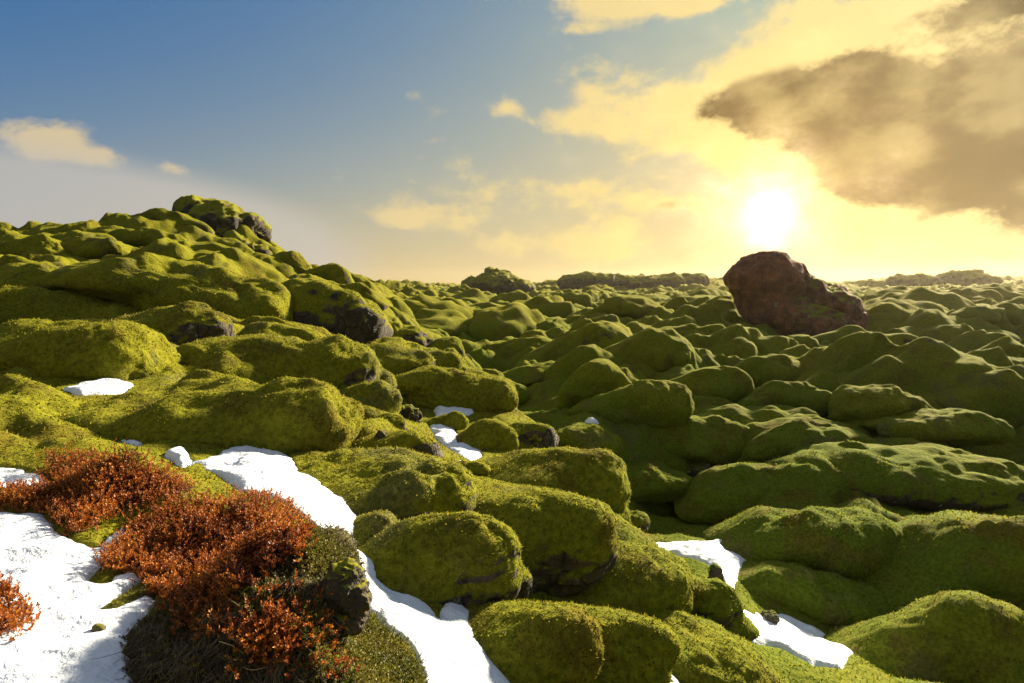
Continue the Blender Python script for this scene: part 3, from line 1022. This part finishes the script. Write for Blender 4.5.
# skyline knoll and crags
o = add_rock('rock_knoll', [(494, 285, 27.3, 12.15, 0, 0, 26), (488, 280, 12.6, 8.1, 0, 0, 14), (505, 282, 14.7, 8.1, 12, 0, 14), (480, 288, 18.9, 9.45, 0, 0, 20), (512, 288, 21, 8.1, 0, 0, 20)], 120, .3, 1.5, 12, M_ROCKM, .35, .6)
tag(o, 'dark rocky knoll standing alone on the far skyline left of the boulder', 'rock knoll')
for (lst, sd, lab) in [
    ([(590, 281, 31.5, 6.75, 0, 0, 20), (575, 283, 16.8, 5.4, 0, 0, 14), (612, 282, 18.9, 5.4, 0, 0, 14)], 14, 'long low dark ridge on the skyline between the lone knoll and the boulder'),
    ([(665, 282, 35.7, 6.75, 0, 0, 20), (690, 281, 16.8, 6.75, 0, 0, 14), (640, 284, 18.9, 5.4, 0, 0, 14)], 15, 'low dark ridge on the skyline just left of the boulder'),
    ([(905, 282, 16.8, 5.4, 0, 0, 14), (918, 279, 4.2, 5.4, 0, 0, 6), (929, 281, 12.6, 5.4, 0, 0, 10)], 16, 'low toothed crag on the skyline, leftmost of those right of the boulder'),
    ([(962, 280, 23.1, 8.1, 0, 0, 16), (972, 276, 10.5, 5.4, 0, 0, 9), (985, 280, 14.7, 5.4, 0, 0, 10)], 17, 'highest jagged crag on the skyline near the right edge'),
]:
    o = add_rock('rock_crag', lst, 150, .35, 1.4, sd, M_ROCKM, .32, .6)
    tag(o, lab, 'rock crag', 'crags on the far skyline')


# bare stones on the slope
def add_stone(px, py, w, h, lab, seed, mat=None, rot=0, lift=0.0, dy=0.0):
    B = cast(px, py + .45 * h)
    if seed == 42:
        dy = -.30
    Y = B[1] + dy
    s = Y / F
    mat = mat or M_ROCK
    lst = [(px, py, w * .42, h * .45, rot, 0, w * .4), (px - w * .16, py + h * .18, w * .32, h * .34, rot, 0, w * .32), (px + w * .2, py + h * .15, w * .28, h * .35, rot, -.1 * w * s, w * .3), (px, py + h * .45, w * .45, h * .3, rot, 0, w * .4)]
    r = w * s * .5
    o = add_rock('lava_rock', lst, Y + .3 * r, max(r / 34, .003), .42 * r, seed, mat, 1.1 / r, .14 * r)
    tag(o, lab, 'lava rock', 'bare lava rocks among the moss')
    return o


STONES = [
    (205, 336, 46, 30, 'dark rough lava rock sheltering under the hollowed moss mound', 31),
    (346, 320, 44, 36, 'grey lichen-spotted rock face below the hilltop ridge', 32),
    (281, 308, 26, 24, 'small craggy rock at the end of the long sausage mound', 33),
    (408, 413, 26, 16, 'pair of small dark stones in the gap above the flat-fronted mound', 34),
    (382, 446, 18, 36, 'narrow dark rock cleft left of the flat-fronted mound', 35),
    (532, 440, 24, 22, 'dark stone under the rocky-faced mound at the slope\'s right edge', 36),
    (464, 362, 18, 16, 'little dark pointed stone at the slope\'s far edge', 37),
    (900, 366, 26, 26, 'dark bare rock at the end of the mound right of the boulder', 38),
    (716, 574, 16, 22, 'dark rock beside the neck of the valley snow', 39),
    (768, 616, 18, 10, 'small dark stone poking through the valley snow', 40),
    (330, 350, 16, 14, 'small grey stone beside the rocky-faced mound\'s foot', 41),
    (345, 588, 46, 62, 'grey lichen-covered rock beside the red heather, touching the snow strip', 42),
    (98, 628, 14, 8, 'little dark stone melting out of the corner snow sheet', 43),
    (700, 470, 30, 14, 'dark stones in the shadow above the shadowy valley mound', 44),
    (816, 476, 34, 14, 'dark stones in the hollow at the centre of the right field', 45),
]
for (px, py, w, h, lab, sd) in STONES:
    add_stone(px, py, w, h, lab, sd, M_ROCKM if sd in (32, 36, 38) else M_ROCK)
print('rocks', round(time.time() - T0, 1))

# ------------------------------------------------------------------ snow patches
for k, (lab, P, th, dist) in enumerate(snow_polys):
    mg = .02 + .012 * dist
    x0, x1, y0, y1 = P[:, 0].min() - mg, P[:, 0].max() + mg, P[:, 1].min() - mg, P[:, 1].max() + mg
    st = max(.0035 * dist, max(x1 - x0, y1 - y0) / 420)
    xs, ys = np.arange(x0, x1, st), np.arange(y0, y1, st)
    X, Y = np.meshgrid(xs, ys)
    sd = sdf(P, X, Y)
    sd = sd + .011 * dist * fbm2(X / (.06 * dist), Y / (.06 * dist), 6, 70 + k)
    sd = sd - .004 * dist
    w = .020 * dist + .012
    lift = .022 if (x1 - x0) < .12 * dist + 2 * mg else .0
    t = lift + np.where(sd > 0, th * np.sqrt(np.clip(1 - (1 - np.clip(sd / w, 0, 1)) ** 2, 0, 1)), 1.4 * sd)
    Z = macro(X, Y) + t - .012 + .024 * fbm2(X / .2, Y / .2, 5, 90) * np.clip(sd / .08, 0, 1)
    keep = sd > -.03 - .004 * dist
    ny, nx = X.shape
    q = np.arange(ny * nx).reshape(ny, nx)
    qa = np.stack([q[:-1, :-1], q[:-1, 1:], q[1:, 1:], q[1:, :-1]], -1).reshape(-1, 4)
    kk = keep.ravel()[qa].all(1)
    qa = qa[kk]
    used = np.unique(qa)
    rm = np.full(ny * nx, -1); rm[used] = np.arange(len(used))
    V = np.stack([X.ravel(), Y.ravel(), Z.ravel()], 1)[used]
    org = V.mean(0)
    o = mesh_np('snow_patch', V - org, quads=rm[qa], mats=(M_SNOW,))
    o.location = org
    tag(o, lab, 'snow patch', 'snow patches left in the hollows')
print('snow', round(time.time() - T0, 1))

# ------------------------------------------------------------------ foreground heath mound and heather
B = cast(EM['px'], 745)
em = dict(x=0, y=0, z=0, a=.5 * 255 / F, b=.33, c=.17, rot=math.radians(4), tail=.1, rock=0.0, label='', dist=1.35, wpx=262)
pc = at(256, 628, 1.36)
em['x'], em['y'] = float(pc[0]), float(pc[1])
em['z'] = float(macro(em['x'], em['y'])) - .03
Q, T = mound_mesh(em, 301, 6)
org = np.array([em['x'], em['y'], em['z']])
Q = Q + ((fbm3(Q * 16, 5, 55, True) * .030 + fbm3(Q * 60, 3, 56) * .008)[:, None]) * (ICO[6][0])
o = mesh_np('peat_mound', Q, tris=T, mats=(M_EARTH,))
o.location = org
tag(o, 'dark peaty mound carrying the largest red heather, between the snow sheet and snow strip', 'peat mound')
PEAT = BVHTree.FromPolygons([tuple(v) for v in (Q + org)], [tuple(t) for t in T.tolist()])
near_bvh_tris = nearq[(TV[nearq[:, 0]][:, 1] < 3.2)]
uq = np.unique(near_bvh_tris)
rmap = np.full(len(TV), -1); rmap[uq] = np.arange(len(uq))
LANDB = BVHTree.FromPolygons([tuple(v) for v in TV[uq]], [tuple(t) for t in rmap[near_bvh_tris].tolist()])
print('bvh', round(time.time() - T0, 1))


def top(x, y):
    best = None
    for b in (PEAT, LANDB):
        h = b.ray_cast(Vector((x, y, 3)), Vector((0, 0, -1)))
        if h[0] is not None and (best is None or h[0].z > best[0].z):
            best = (h[0], h[1])
    return best


def eye(px, py):
    d = ray(px, py)
    dv = Vector(d).normalized()
    best = None
    for b in (PEAT, LANDB):
        h = b.ray_cast(Vector((0, 0, 0)), dv)
        if h[0] is not None and (best is None or h[3] < best[2]):
            best = (h[0], h[1], h[3])
    return best


def in_poly(poly, n):
    P = np.array(poly, float)
    lo, hi = P.min(0), P.max(0)
    out = np.zeros((0, 2))
    while len(out) < n:
        c = lo + rng.random((n * 2, 2)) * (hi - lo)
        c = c[sdf(P, c[:, 0], c[:, 1]) > 0]
        out = np.concatenate([out, c])
    return out[:n]


def sprigs(roots, normals, length, nleaf, leaf, spread=.5):
    """upright sprigs set with whorls of small leaves: returns leaf quads and stem quads"""
    LV, SV = [], []
    n_ = len(roots)
    up = normals * .55 + np.array([0, 0, .75]) + rng.normal(0, spread, (n_, 3)) * np.array([1, 1, .5])
    up /= np.linalg.norm(up, axis=1)[:, None]
    Ls = length * (.55 + .75 * rng.random(n_))
    bend = rng.normal(0, .35, (n_, 3))
    ref = rng.normal(0, 1, (n_, 3))
    s1 = np.cross(up, ref); s1 /= np.linalg.norm(s1, axis=1)[:, None]
    s2 = np.cross(up, s1)

    def pt(t):
        return roots + up * (Ls * t)[:, None] + bend * (Ls * t * t * .5)[:, None]
    for j in range(nleaf):
        t = .25 + .75 * (j + rng.random(n_)) / nleaf
        ang = j * 2.4 + rng.random(n_) * .8
        o_ = s1 * np.cos(ang)[:, None] + s2 * np.sin(ang)[:, None]
        p = pt(t)
        tip = .75 - .2 * t
        dirn = o_ * tip[:, None] + up * (1 - tip * .5)[:, None]
        dirn /= np.linalg.norm(dirn, axis=1)[:, None]
        l = leaf * (.7 + .6 * rng.random(n_))
        wdir = np.cross(dirn, up + .2 * rng.normal(0, 1, (n_, 3))); wdir /= np.linalg.norm(wdir, axis=1)[:, None] + 1e-9
        wv = wdir * (l * .24)[:, None]
        a0 = p
        a1 = p + dirn * (l * .5)[:, None] + wv
        a2 = p + dirn * l[:, None]
        a3 = p + dirn * (l * .5)[:, None] - wv
        LV.append(np.stack([a0, a1, a2, a3], 1))
    wst = leaf * .09
    for (t0, t1) in ((0, .5), (.5, .95)):
        p0, p1 = pt(np.full(n_, t0)), pt(np.full(n_, t1))
        SV.append(np.stack([p0 - s1 * wst, p0 + s1 * wst, p1 + s1 * wst * .7, p1 - s1 * wst * .7], 1))
        SV.append(np.stack([p0 - s2 * wst, p0 + s2 * wst, p1 + s2 * wst * .7, p1 - s2 * wst * .7], 1))
    return np.concatenate(LV).reshape(-1, 3), np.concatenate(SV).reshape(-1, 3)


def quad_obj(name, V, mat, parent, org):
    return mesh_np(name, V - org, quads=np.arange(len(V)).reshape(-1, 4), mats=(mat,), parent=parent, smooth=False)


def shrub(label, polys, length, leaf, nleaf, mat, name='heather', cat='heather', group='red heather cushions', stem_mat=None, lift=0.0, base=0.0):
    R, N = [], []
    for poly, cnt in polys:
        for (px, py) in in_poly(poly, cnt):
            px, py = px + rng.normal(0, 5), py + rng.normal(0, 4)
            h = eye(px, py)
            if h is None: continue
            R.append(h[0][:]); N.append(h[1][:])
    R, N = np.array(R), np.array(N)
    # clumps: sprigs gather in uneven domes
    cl = fbm2(R[:, 0] * 9, R[:, 1] * 9, 3, 33)
    R = R + np.array([0, 0, 1]) * (lift * np.clip(.5 + .7 * cl, 0, 1.3) * rng.random(len(R)) + base)[:, None]
    org = np.array([R[:, 0].mean(), R[:, 1].mean(), R[:, 2].min()])
    e = empty(name, org)
    tag(e, label, cat, group)
    lv, sv = sprigs(R, N, length, nleaf, leaf)
    quad_obj('foliage', lv, mat, e, org)
    quad_obj('stems', sv, stem_mat or M_TWIG, e, org)
    return e, org


def tube(path, r, seg=4):
    path = np.asarray(path)
    V = []
    for i, p in enumerate(path):
        t = path[min(i + 1, len(path) - 1)] - path[max(i - 1, 0)]
        t /= np.linalg.norm(t) + 1e-9
        a = np.cross(t, [.3, .2, .9]); a /= np.linalg.norm(a) + 1e-9
        b = np.cross(t, a)
        rr = r * (1 - .6 * i / max(len(path) - 1, 1))
        for k in range(seg):
            g = 2 * PI * k / seg
            V.append(p + (a * math.cos(g) + b * math.sin(g)) * rr)
    Qd = []
    for i in range(len(path) - 1):
        for k in range(seg):
            k2 = (k + 1) % seg
            Qd.append((i * seg + k, i * seg + k2, (i + 1) * seg + k2, (i + 1) * seg + k))
    return np.array(V), np.array(Qd)


def tubes(name, paths, r, mat, parent, org):
    Vs, Qs, off = [], [], 0
    for p in paths:
        v, q = tube(p, r * random.uniform(.6, 1.3))
        Vs.append(v); Qs.append(q + off); off += len(v)
    return mesh_np(name, np.concatenate(Vs) - org, quads=np.concatenate(Qs), mats=(mat,), parent=parent)


heA, orgA = shrub('largest orange-red heather cushion, on the peaty mound in the left foreground',
    [([(108, 556), (140, 526), (195, 508), (255, 498), (298, 502), (310, 528), (300, 560), (255, 585), (240, 600), (190, 608), (158, 600), (140, 575), (95, 575)], 4200),
     ([(240, 640), (275, 618), (300, 632), (290, 665), (250, 672)], 260), ([(160, 600), (230, 600), (240, 640), (180, 640)], 160), ([(250, 600), (330, 600), (350, 683), (230, 683)], 260)],
    .030, .0068, 17, M_HEATH, lift=.035)
paths = []
for k in range(1500):
    px, py = rng.uniform(130, 330), rng.uniform(585, 683)
    h = eye(px, py)
    if h is None: continue
    p = np.array(h[0][:]) + np.array([0, -.004, .01])
    dv = np.array([rng.normal(-.3, .6), -.25 - .3 * rng.random(), -.8 + rng.normal(0, .35)])
    dv /= np.linalg.norm(dv)
    L = rng.uniform(.02, .07)
    cv = rng.normal(0, .35, 3)
    paths.append([p + dv * L * t + cv * L * t * t * .6 + np.array([0, -.01 * math.sin(t * 3), 0]) for t in np.linspace(0, 1, 6)])
tubes('dead_twigs', paths, .0008, M_TWIG, heA, orgA)
shrub('dark red heather cushion behind the largest one, at the left edge below yellow moss',
    [([(-20, 505), (-20, 492), (20, 490), (52, 478), (50, 462), (70, 457), (130, 462), (180, 482), (192, 492), (180, 500), (150, 506), (122, 514), (100, 528), (70, 534), (55, 526), (48, 514), (0, 512)], 2600), ([(140, 508), (188, 494), (214, 506), (175, 526), (135, 530)], 170)],
    .032, .0068, 17, M_HEATH, lift=.03)
shrub('small red heather tuft in the bottom left corner on the snow',
    [([(-20, 608), (10, 612), (22, 622), (36, 645), (12, 668), (-20, 668)], 420)], .028, .0068, 17, M_HEATH, lift=.03, base=.05)
shrub('low tuft of yellow-green moss sprigs below the largest red heather',
    [([(225, 568), (262, 566), (275, 600), (245, 618), (222, 600)], 520), ([(288, 595), (318, 600), (325, 640), (300, 650), (288, 620)], 420), ([(300, 640), (330, 650), (345, 683), (300, 683)], 380), ([(150, 655), (240, 650), (300, 683), (150, 683)], 90)],
    .018, .006, 10, M_GREENLEAF, 'moss_tuft', 'moss tuft', None)
shrub('olive moss sprigs on the rock right of the largest red heather',
    [([(300, 525), (330, 540), (348, 556), (352, 572), (320, 575), (300, 560)], 900)], .016, .006, 10, M_GREENLEAF, 'moss_tuft', 'moss tuft', None)
shrub('brownish moss sprigs at the bottom edge left of the snow strip\'s end',
    [([(355, 615), (375, 620), (410, 650), (428, 690), (340, 690), (345, 640)], 1500)], .018, .006, 10, M_GREENLEAF, 'moss_tuft', 'moss tuft', None)


def carpet(label, name, cat, cnt, length, leaf, nleaf, mat, org_, Q_, T_):
    W_ = Q_ + org_
    P0, P1, P2 = W_[T_[:, 0]], W_[T_[:, 1]], W_[T_[:, 2]]
    cr = np.cross(P1 - P0, P2 - P0)
    ar = np.linalg.norm(cr, axis=1)
    ok = (P0[:, 2] > macro(P0[:, 0], P0[:, 1]) - .03)
    pr = ar * ok
    idx = rng.choice(len(T_), cnt, p=pr / pr.sum())
    u = rng.random((cnt, 2)); m_ = u.sum(1) > 1; u[m_] = 1 - u[m_]
    R = P0[idx] + (P1[idx] - P0[idx]) * u[:, :1] + (P2[idx] - P0[idx]) * u[:, 1:]
    N = cr[idx] / ar[idx][:, None]
    og = R.mean(0)
    e = empty(name, og)
    tag(e, label, cat)
    lv, sv = sprigs(R, N, length, nleaf, leaf, .7)
    quad_obj('foliage', lv, mat, e, og)
    quad_obj('stems', sv, M_TWIG, e, og)


M_BROWNLEAF = leaf_mat('brown_sprigs', [(.0, (.020, .016, .008)), (.4, (.06, .045, .012)), (.75, (.11, .10, .014)), (1.0, (.16, .06, .015))])
carpet('brown-green moss and litter clothing the dark peaty mound under the red heather', 'moss_mat', 'moss mat', 5200, .014, .0055, 8, M_BROWNLEAF, org, Q, T)


# dry stems lying about
def stem(lab, pts, r=.0016, lift=.012, name='dry_stem', mat=None, cat='dry stem'):
    P = []
    for i, (px, py) in enumerate(pts):
        h = eye(px, py)
        if h is None: return
        P.append(np.array(h[0][:]) + np.array([0, -.01, lift + .006 * (i % 2)]))
    org = P[0].copy()
    v, q = tube(P, r)
    o = mesh_np(name, v - org, quads=q, mats=(mat or M_GRASS,))
    o.location = org
    tag(o, lab, cat, 'dry stems on the heather')


stem('pale dry stem slanting down through the red heather\'s lower edge', [(208, 582), (220, 594), (232, 610), (242, 620)], .0014, .03)
stem('pale thin stem curling near the bottom of the peaty mound', [(222, 648), (235, 655), (246, 660)], .001, .02)
stem('dark bare twig lying on the corner snow sheet', [(0, 546), (9, 543), (14, 549), (21, 553)], .0015, .012, 'bare_twig', M_EARTH, 'twig')
stem('pale twig bent upright at the heather\'s left edge beside the snow', [(52, 524), (56, 512), (60, 504), (66, 498)], .001, .03, 'bare_twig', M_TWIG, 'twig')
stem('thin brown twig leaning right at the snow strip\'s lower left side', [(355, 608), (364, 618), (372, 628)], .001, .03, 'bare_twig', M_TWIG, 'twig')
# dry grass in the dark valley
def grass(px, py, n_, L, lab):
    B = cast(px, py, land)
    org = B.copy()
    ps = []
    for k in range(n_):
        p = B + np.array([rng.normal(0, .05), rng.normal(0, .04), -.02])
        d = np.array([rng.normal(0, .8), rng.normal(-.1, .5), rng.uniform(.5, 1.0)])
        l = L * rng.uniform(.6, 1.2)
        ps.append([p + d * l * t + np.array([0, 0, -.6 * l * t * t]) for t in np.linspace(0, 1, 7)])
    e = empty('grass_tuft', org)
    tag(e, lab, 'grass tuft', 'dry grass tufts of the valley')
    tubes('blades', ps, .0035, M_GRASS, e, org)


grass(893, 640, 16, .34, 'sparse tuft of dry bent grass in the dark valley right of the snow\'s tip')
grass(700, 500, 8, .22, 'few dry grass blades in the shade above the valley snow')
print('heather', round(time.time() - T0, 1))

# ------------------------------------------------------------------ sun and sky
sd = ray(768, 214)
sd = sd / np.linalg.norm(sd)
SUN_EL, SUN_AZ = math.asin(sd[2]), math.atan2(sd[0], sd[1])
LAMP_EL, LAMP_AZ = math.radians(21), SUN_AZ + math.radians(18)
ld = (math.sin(LAMP_AZ) * math.cos(LAMP_EL), math.cos(LAMP_AZ) * math.cos(LAMP_EL), math.sin(LAMP_EL))
sl = bpy.data.lights.new('sun', 'SUN')
sl.energy = 5.0
sl.angle = math.radians(5.0)
sl.color = (1.0, .85, .58)
so = bpy.data.objects.new('sun', sl)
so.rotation_euler = Vector(ld).to_track_quat('Z', 'Y').to_euler()
COL.objects.link(so)

wd = bpy.data.worlds.new('World')
S.world = wd
wd.use_nodes = True
nt = NT(wd.node_tree)
for nd in list(nt.n): nt.n.remove(nd)
wout = nt.node('ShaderNodeOutputWorld')
bg = nt.node('ShaderNodeBackground')
nt.l.new(bg.outputs[0], wout.inputs[0])
sky = nt.node('ShaderNodeTexSky', sky_type='NISHITA')
sky.sun_disc = False
sky.sun_elevation = LAMP_EL
sky.sun_rotation = LAMP_AZ
sky.air_density = 1.0
sky.dust_density = 2.0
sky.ozone_density = 3.0
tc = nt.node('ShaderNodeTexCoord')
D = tc.outputs['Generated']
sep = nt.node('ShaderNodeSeparateXYZ')
nt.l.new(D, sep.inputs[0])
dx, dy, dz = sep.outputs
AZ = nt.math('ARCTAN2', dx, dy)
EL = nt.math('ARCSINE', dz)
dot = nt.node('ShaderNodeVectorMath', operation='DOT_PRODUCT')
nt.l.new(D, dot.inputs[0]); dot.inputs[1].default_value = tuple(sd)
TH = nt.math('ARCCOSINE', nt.math('MINIMUM', dot.outputs['Value'], 1.0))


def ae(px, py):
    d = ray(px, py)
    d = d / np.linalg.norm(d)
    return math.atan2(d[0], d[1]), math.asin(d[2])


def gauss(sig, k=1.0):
    e = nt.math('DIVIDE', TH, sig)
    return nt.math('MULTIPLY', nt.math('EXPONENT', nt.math('MULTIPLY', nt.math('MULTIPLY', e, e), -1)), k)


def expo(sig, k=1.0):
    return nt.math('MULTIPLY', nt.math('EXPONENT', nt.math('DIVIDE', TH, -sig)), k)


def blob(px, py, wpx, hpx, wgt):
    a0, e0 = ae(px, py)
    sa, se = wpx / F, hpx / F
    u = nt.math('DIVIDE', nt.math('SUBTRACT', AZ, a0), sa)
    v = nt.math('DIVIDE', nt.math('SUBTRACT', EL, e0), se)
    r2 = nt.math('ADD', nt.math('MULTIPLY', u, u), nt.math('MULTIPLY', v, v))
    return nt.math('MULTIPLY', nt.math('EXPONENT', nt.math('MULTIPLY', r2, -1)), wgt)


def add_all(l):
    r = l[0]
    for x in l[1:]: r = nt.math('ADD', r, x)
    return r


SKYK = 1.0
mp = nt.node('ShaderNodeMapping')
nt.l.new(D, mp.inputs['Vector'])
mp.inputs['Scale'].default_value = (1.0, 1.0, 1.55)
n1 = nt.noise(mp.outputs[0], 5.5, 9, .60, .25)
n2 = nt.noise(mp.outputs[0], 13.0, 7, .62, .2)
nn = nt.math('ADD', nt.math('MULTIPLY', n1, .68), nt.math('MULTIPLY', n2, .32))
# cumulus near and right of the sun
mask = add_all([
    blob(940, 110, 150, 70, .62), blob(790, 118, 85, 36, .50), blob(960, 35, 150, 45, .50), blob(1150, 120, 120, 90, .6), blob(840, 40, 60, 34, .46), blob(960, 205, 140, 34, .36),
    blob(590, 108, 44, 26, .50), blob(505, 108, 20, 12, .46), blob(607, 6, 50, 13, .46), blob(692, 3, 30, 9, .52), blob(590, 29, 24, 6, .34), blob(690, 205, 60, 13, .42), blob(660, 130, 80, 50, .38),
    blob(470, 198, 66, 30, .46), blob(395, 218, 50, 16, .44), blob(530, 240, 120, 22, .30), blob(560, 190, 60, 16, .34), blob(50, 143, 40, 15, .50), blob(172, 167, 14, 7, .34), blob(100, 158, 20, 7, .22), blob(640, 250, 160, 14, .2)])
dens = nt.math('ADD', nt.math('MULTIPLY', nt.math('SUBTRACT', nn, .5), 2.4), nt.math('SUBTRACT', mask, .24))
cov = nt.ss(-.05, .28, dens)
dmask = add_all([blob(900, 118, 130, 40, .85), blob(770, 108, 62, 26, .62), blob(990, 125, 100, 50, .66), blob(950, 190, 110, 22, .42), blob(675, 206, 42, 9, .34), blob(1180, 120, 120, 80, .7), blob(985, 6, 70, 12, .35), blob(395, 222, 40, 9, .12), blob(855, 60, 30, 18, .30)])
n3 = nt.noise(mp.outputs[0], 8.5, 9, .60, .0)
core = nt.ss(.02, .36, nt.math('ADD', nt.math('MULTIPLY', nt.math('SUBTRACT', n3, .5), 2.4), nt.math('SUBTRACT', dmask, .24)))
core = nt.math('MULTIPLY', nt.math('MULTIPLY', core, nt.ss(.18, .42, dmask)), nt.ss(.0, .3, dens))
core = nt.math('MULTIPLY', core, nt.math('ADD', .66, nt.math('MULTIPLY', nt.ss(.34, .62, nt.noise(mp.outputs[0], 12.0, 6, .5, .0)), .34)))
# smooth veil low on the left
veil = add_all([blob(20, 250, 190, 62, .95), blob(180, 262, 170, 44, .7), blob(-250, 240, 300, 90, 1.0)])
vn = nt.noise(mp.outputs[0], 2.2, 4, .5)
vcov = nt.ss(.30, .75, nt.math('MULTIPLY', veil, nt.math('ADD', .62, nt.math('MULTIPLY', vn, .5))))

def scaled(col, f):
    v = nt.node('ShaderNodeVectorMath', operation='SCALE')
    if hasattr(col, 'is_output'): nt.l.new(col, v.inputs[0])
    else: v.inputs[0].default_value = col
    nt.put(v.inputs['Scale'], f)
    return v.outputs[0]


def vop(op, a, b):
    v = nt.node('ShaderNodeVectorMath', operation=op)
    for k, q in ((0, a), (1, b)):
        if hasattr(q, 'is_output'): nt.l.new(q, v.inputs[k])
        else: v.inputs[k].default_value = q
    return v.outputs[0]


def vadd(a, b):
    return vop('ADD', a, b)


base = vop('MULTIPLY', sky.outputs[0], (.022, .43, 1.45))
base = vop('DIVIDE', base, vadd(scaled(base, .36), (1, 1, 1)))
# the low sun's yellow air: widest along the horizon
hor = nt.math('EXPONENT', nt.math('DIVIDE', nt.math('ABSOLUTE', EL), -.13))
azs = nt.math('DIVIDE', nt.math('SUBTRACT', AZ, SUN_AZ), 1.05)
azg = nt.math('EXPONENT', nt.math('MULTIPLY', nt.math('MULTIPLY', azs, azs), -1))
wm = nt.math('ADD', nt.math('MULTIPLY', nt.math('MULTIPLY', hor, azg), 2.0), expo(.24, 1.5))
wm = nt.math('SUBTRACT', 1.0, nt.math('EXPONENT', nt.math('MULTIPLY', wm, -1)))
wcol = nt.mix(nt.ss(.0, .5, nt.math('SUBTRACT', AZ, SUN_AZ)), (4.4, 3.15, 1.30), (3.2, 1.65, .20))
c = nt.mix(wm, base, wcol)
# clouds: thin ones glow, thick ones are brown-grey underneath; both brighter towards the sun
lit = vadd(scaled((2.9, 2.4, 1.7), 1.0), scaled((2.9, 1.9, -.5), expo(.55)))
drk = vadd(scaled((.40, .22, .07), 1.0), scaled((1.2, .56, .0), expo(.17)))
ccol = nt.mix(core, lit, drk)
c = nt.mix(nt.math('MULTIPLY', cov, .93), c, ccol)
vcol = vadd(scaled((2.2, 2.2, 2.15), 1.0), scaled((2.6, 1.6, .3), expo(.5)))
c = nt.mix(nt.math('MULTIPLY', vcov, .8), c, vcol)
# unseen bright cloud deck overhead and behind the viewer, added as fill light
bk = nt.math('ADD', nt.math('MULTIPLY', nt.ss(.15, -.5, dy), nt.ss(.05, .5, dz)), nt.math('MULTIPLY', nt.ss(.55, .80, dz), nt.ss(-.5, .15, dy)))
bkn = nt.ss(.30, .62, nt.noise(mp.outputs[0], 2.6, 6, .55))
c = nt.mix(nt.math('MULTIPLY', bk, nt.math('ADD', .45, nt.math('MULTIPLY', bkn, .5))), c, scaled((2.2, 2.15, 2.0), 1.0))
# sun disc and the bright air close round it
thn = nt.math('MULTIPLY', TH, nt.math('ADD', .10, nt.math('MULTIPLY', nt.noise(mp.outputs[0], 16.0, 6, .6), 1.8)))
q1 = nt.math('DIVIDE', thn, .030)
c = vadd(c, scaled((14, 11.2, 7.0), nt.math('DIVIDE', 1.0, nt.math('ADD', 1.0, nt.math('POWER', q1, 2.3)))))
c = vadd(c, scaled((1.9, 1.15, .35), nt.math('EXPONENT', nt.math('DIVIDE', thn, -.09))))
nt.l.new(c, bg.inputs['Color'])
bg.inputs['Strength'].default_value = .05

# ------------------------------------------------------------------ haze
HAZE = True
if HAZE:
    bmz = bmesh.new()
    bmesh.ops.create_cube(bmz, size=1)
    for v in bmz.verts:
        v.co = Vector((v.co.x * 1000, v.co.y * 1100 + 300, v.co.z * 25 + 2.5))
    me = bpy.data.meshes.new('haze')
    bmz.to_mesh(me); bmz.free()
    ho = bpy.data.objects.new('haze', me)
    COL.objects.link(ho)
    ho['kind'] = 'stuff'
    m, nh, out = new_mat('haze')
    pv = nh.node('ShaderNodeVolumePrincipled')
    pv.inputs['Color'].default_value = (1.0, .88, .64, 1)
    pv.inputs['Density'].default_value = .00014
    pv.inputs['Anisotropy'].default_value = .72
    nh.l.new(pv.outputs[0], out.inputs['Volume'])
    me.materials.append(m)

# ------------------------------------------------------------------ camera and render settings
cam = bpy.data.cameras.new('camera')
cam.sensor_width = 36
cam.lens = 36 * F / 1024
cam.clip_start = .05
cam.clip_end = 3000
co = bpy.data.objects.new('camera', cam)
co.rotation_euler = (PI / 2 - PITCH, 0, 0)
COL.objects.link(co)
S.camera = co
S.view_settings.view_transform = 'Standard'
S.view_settings.look = 'None'
S.view_settings.exposure = 2.08
S.view_settings.gamma = 1.0
S.render.engine = 'CYCLES'
S.cycles.use_denoising = True
S.cycles.max_bounces = 6
S.cycles.diffuse_bounces = 3
S.cycles.transmission_bounces = 3
S.cycles.volume_bounces = 0
S.cycles.sample_clamp_indirect = 6
print('done', round(time.time() - T0, 1), 'clamped', sum(abs(m['c'] - .26 * m['a']) < 1e-6 for m in mounds))
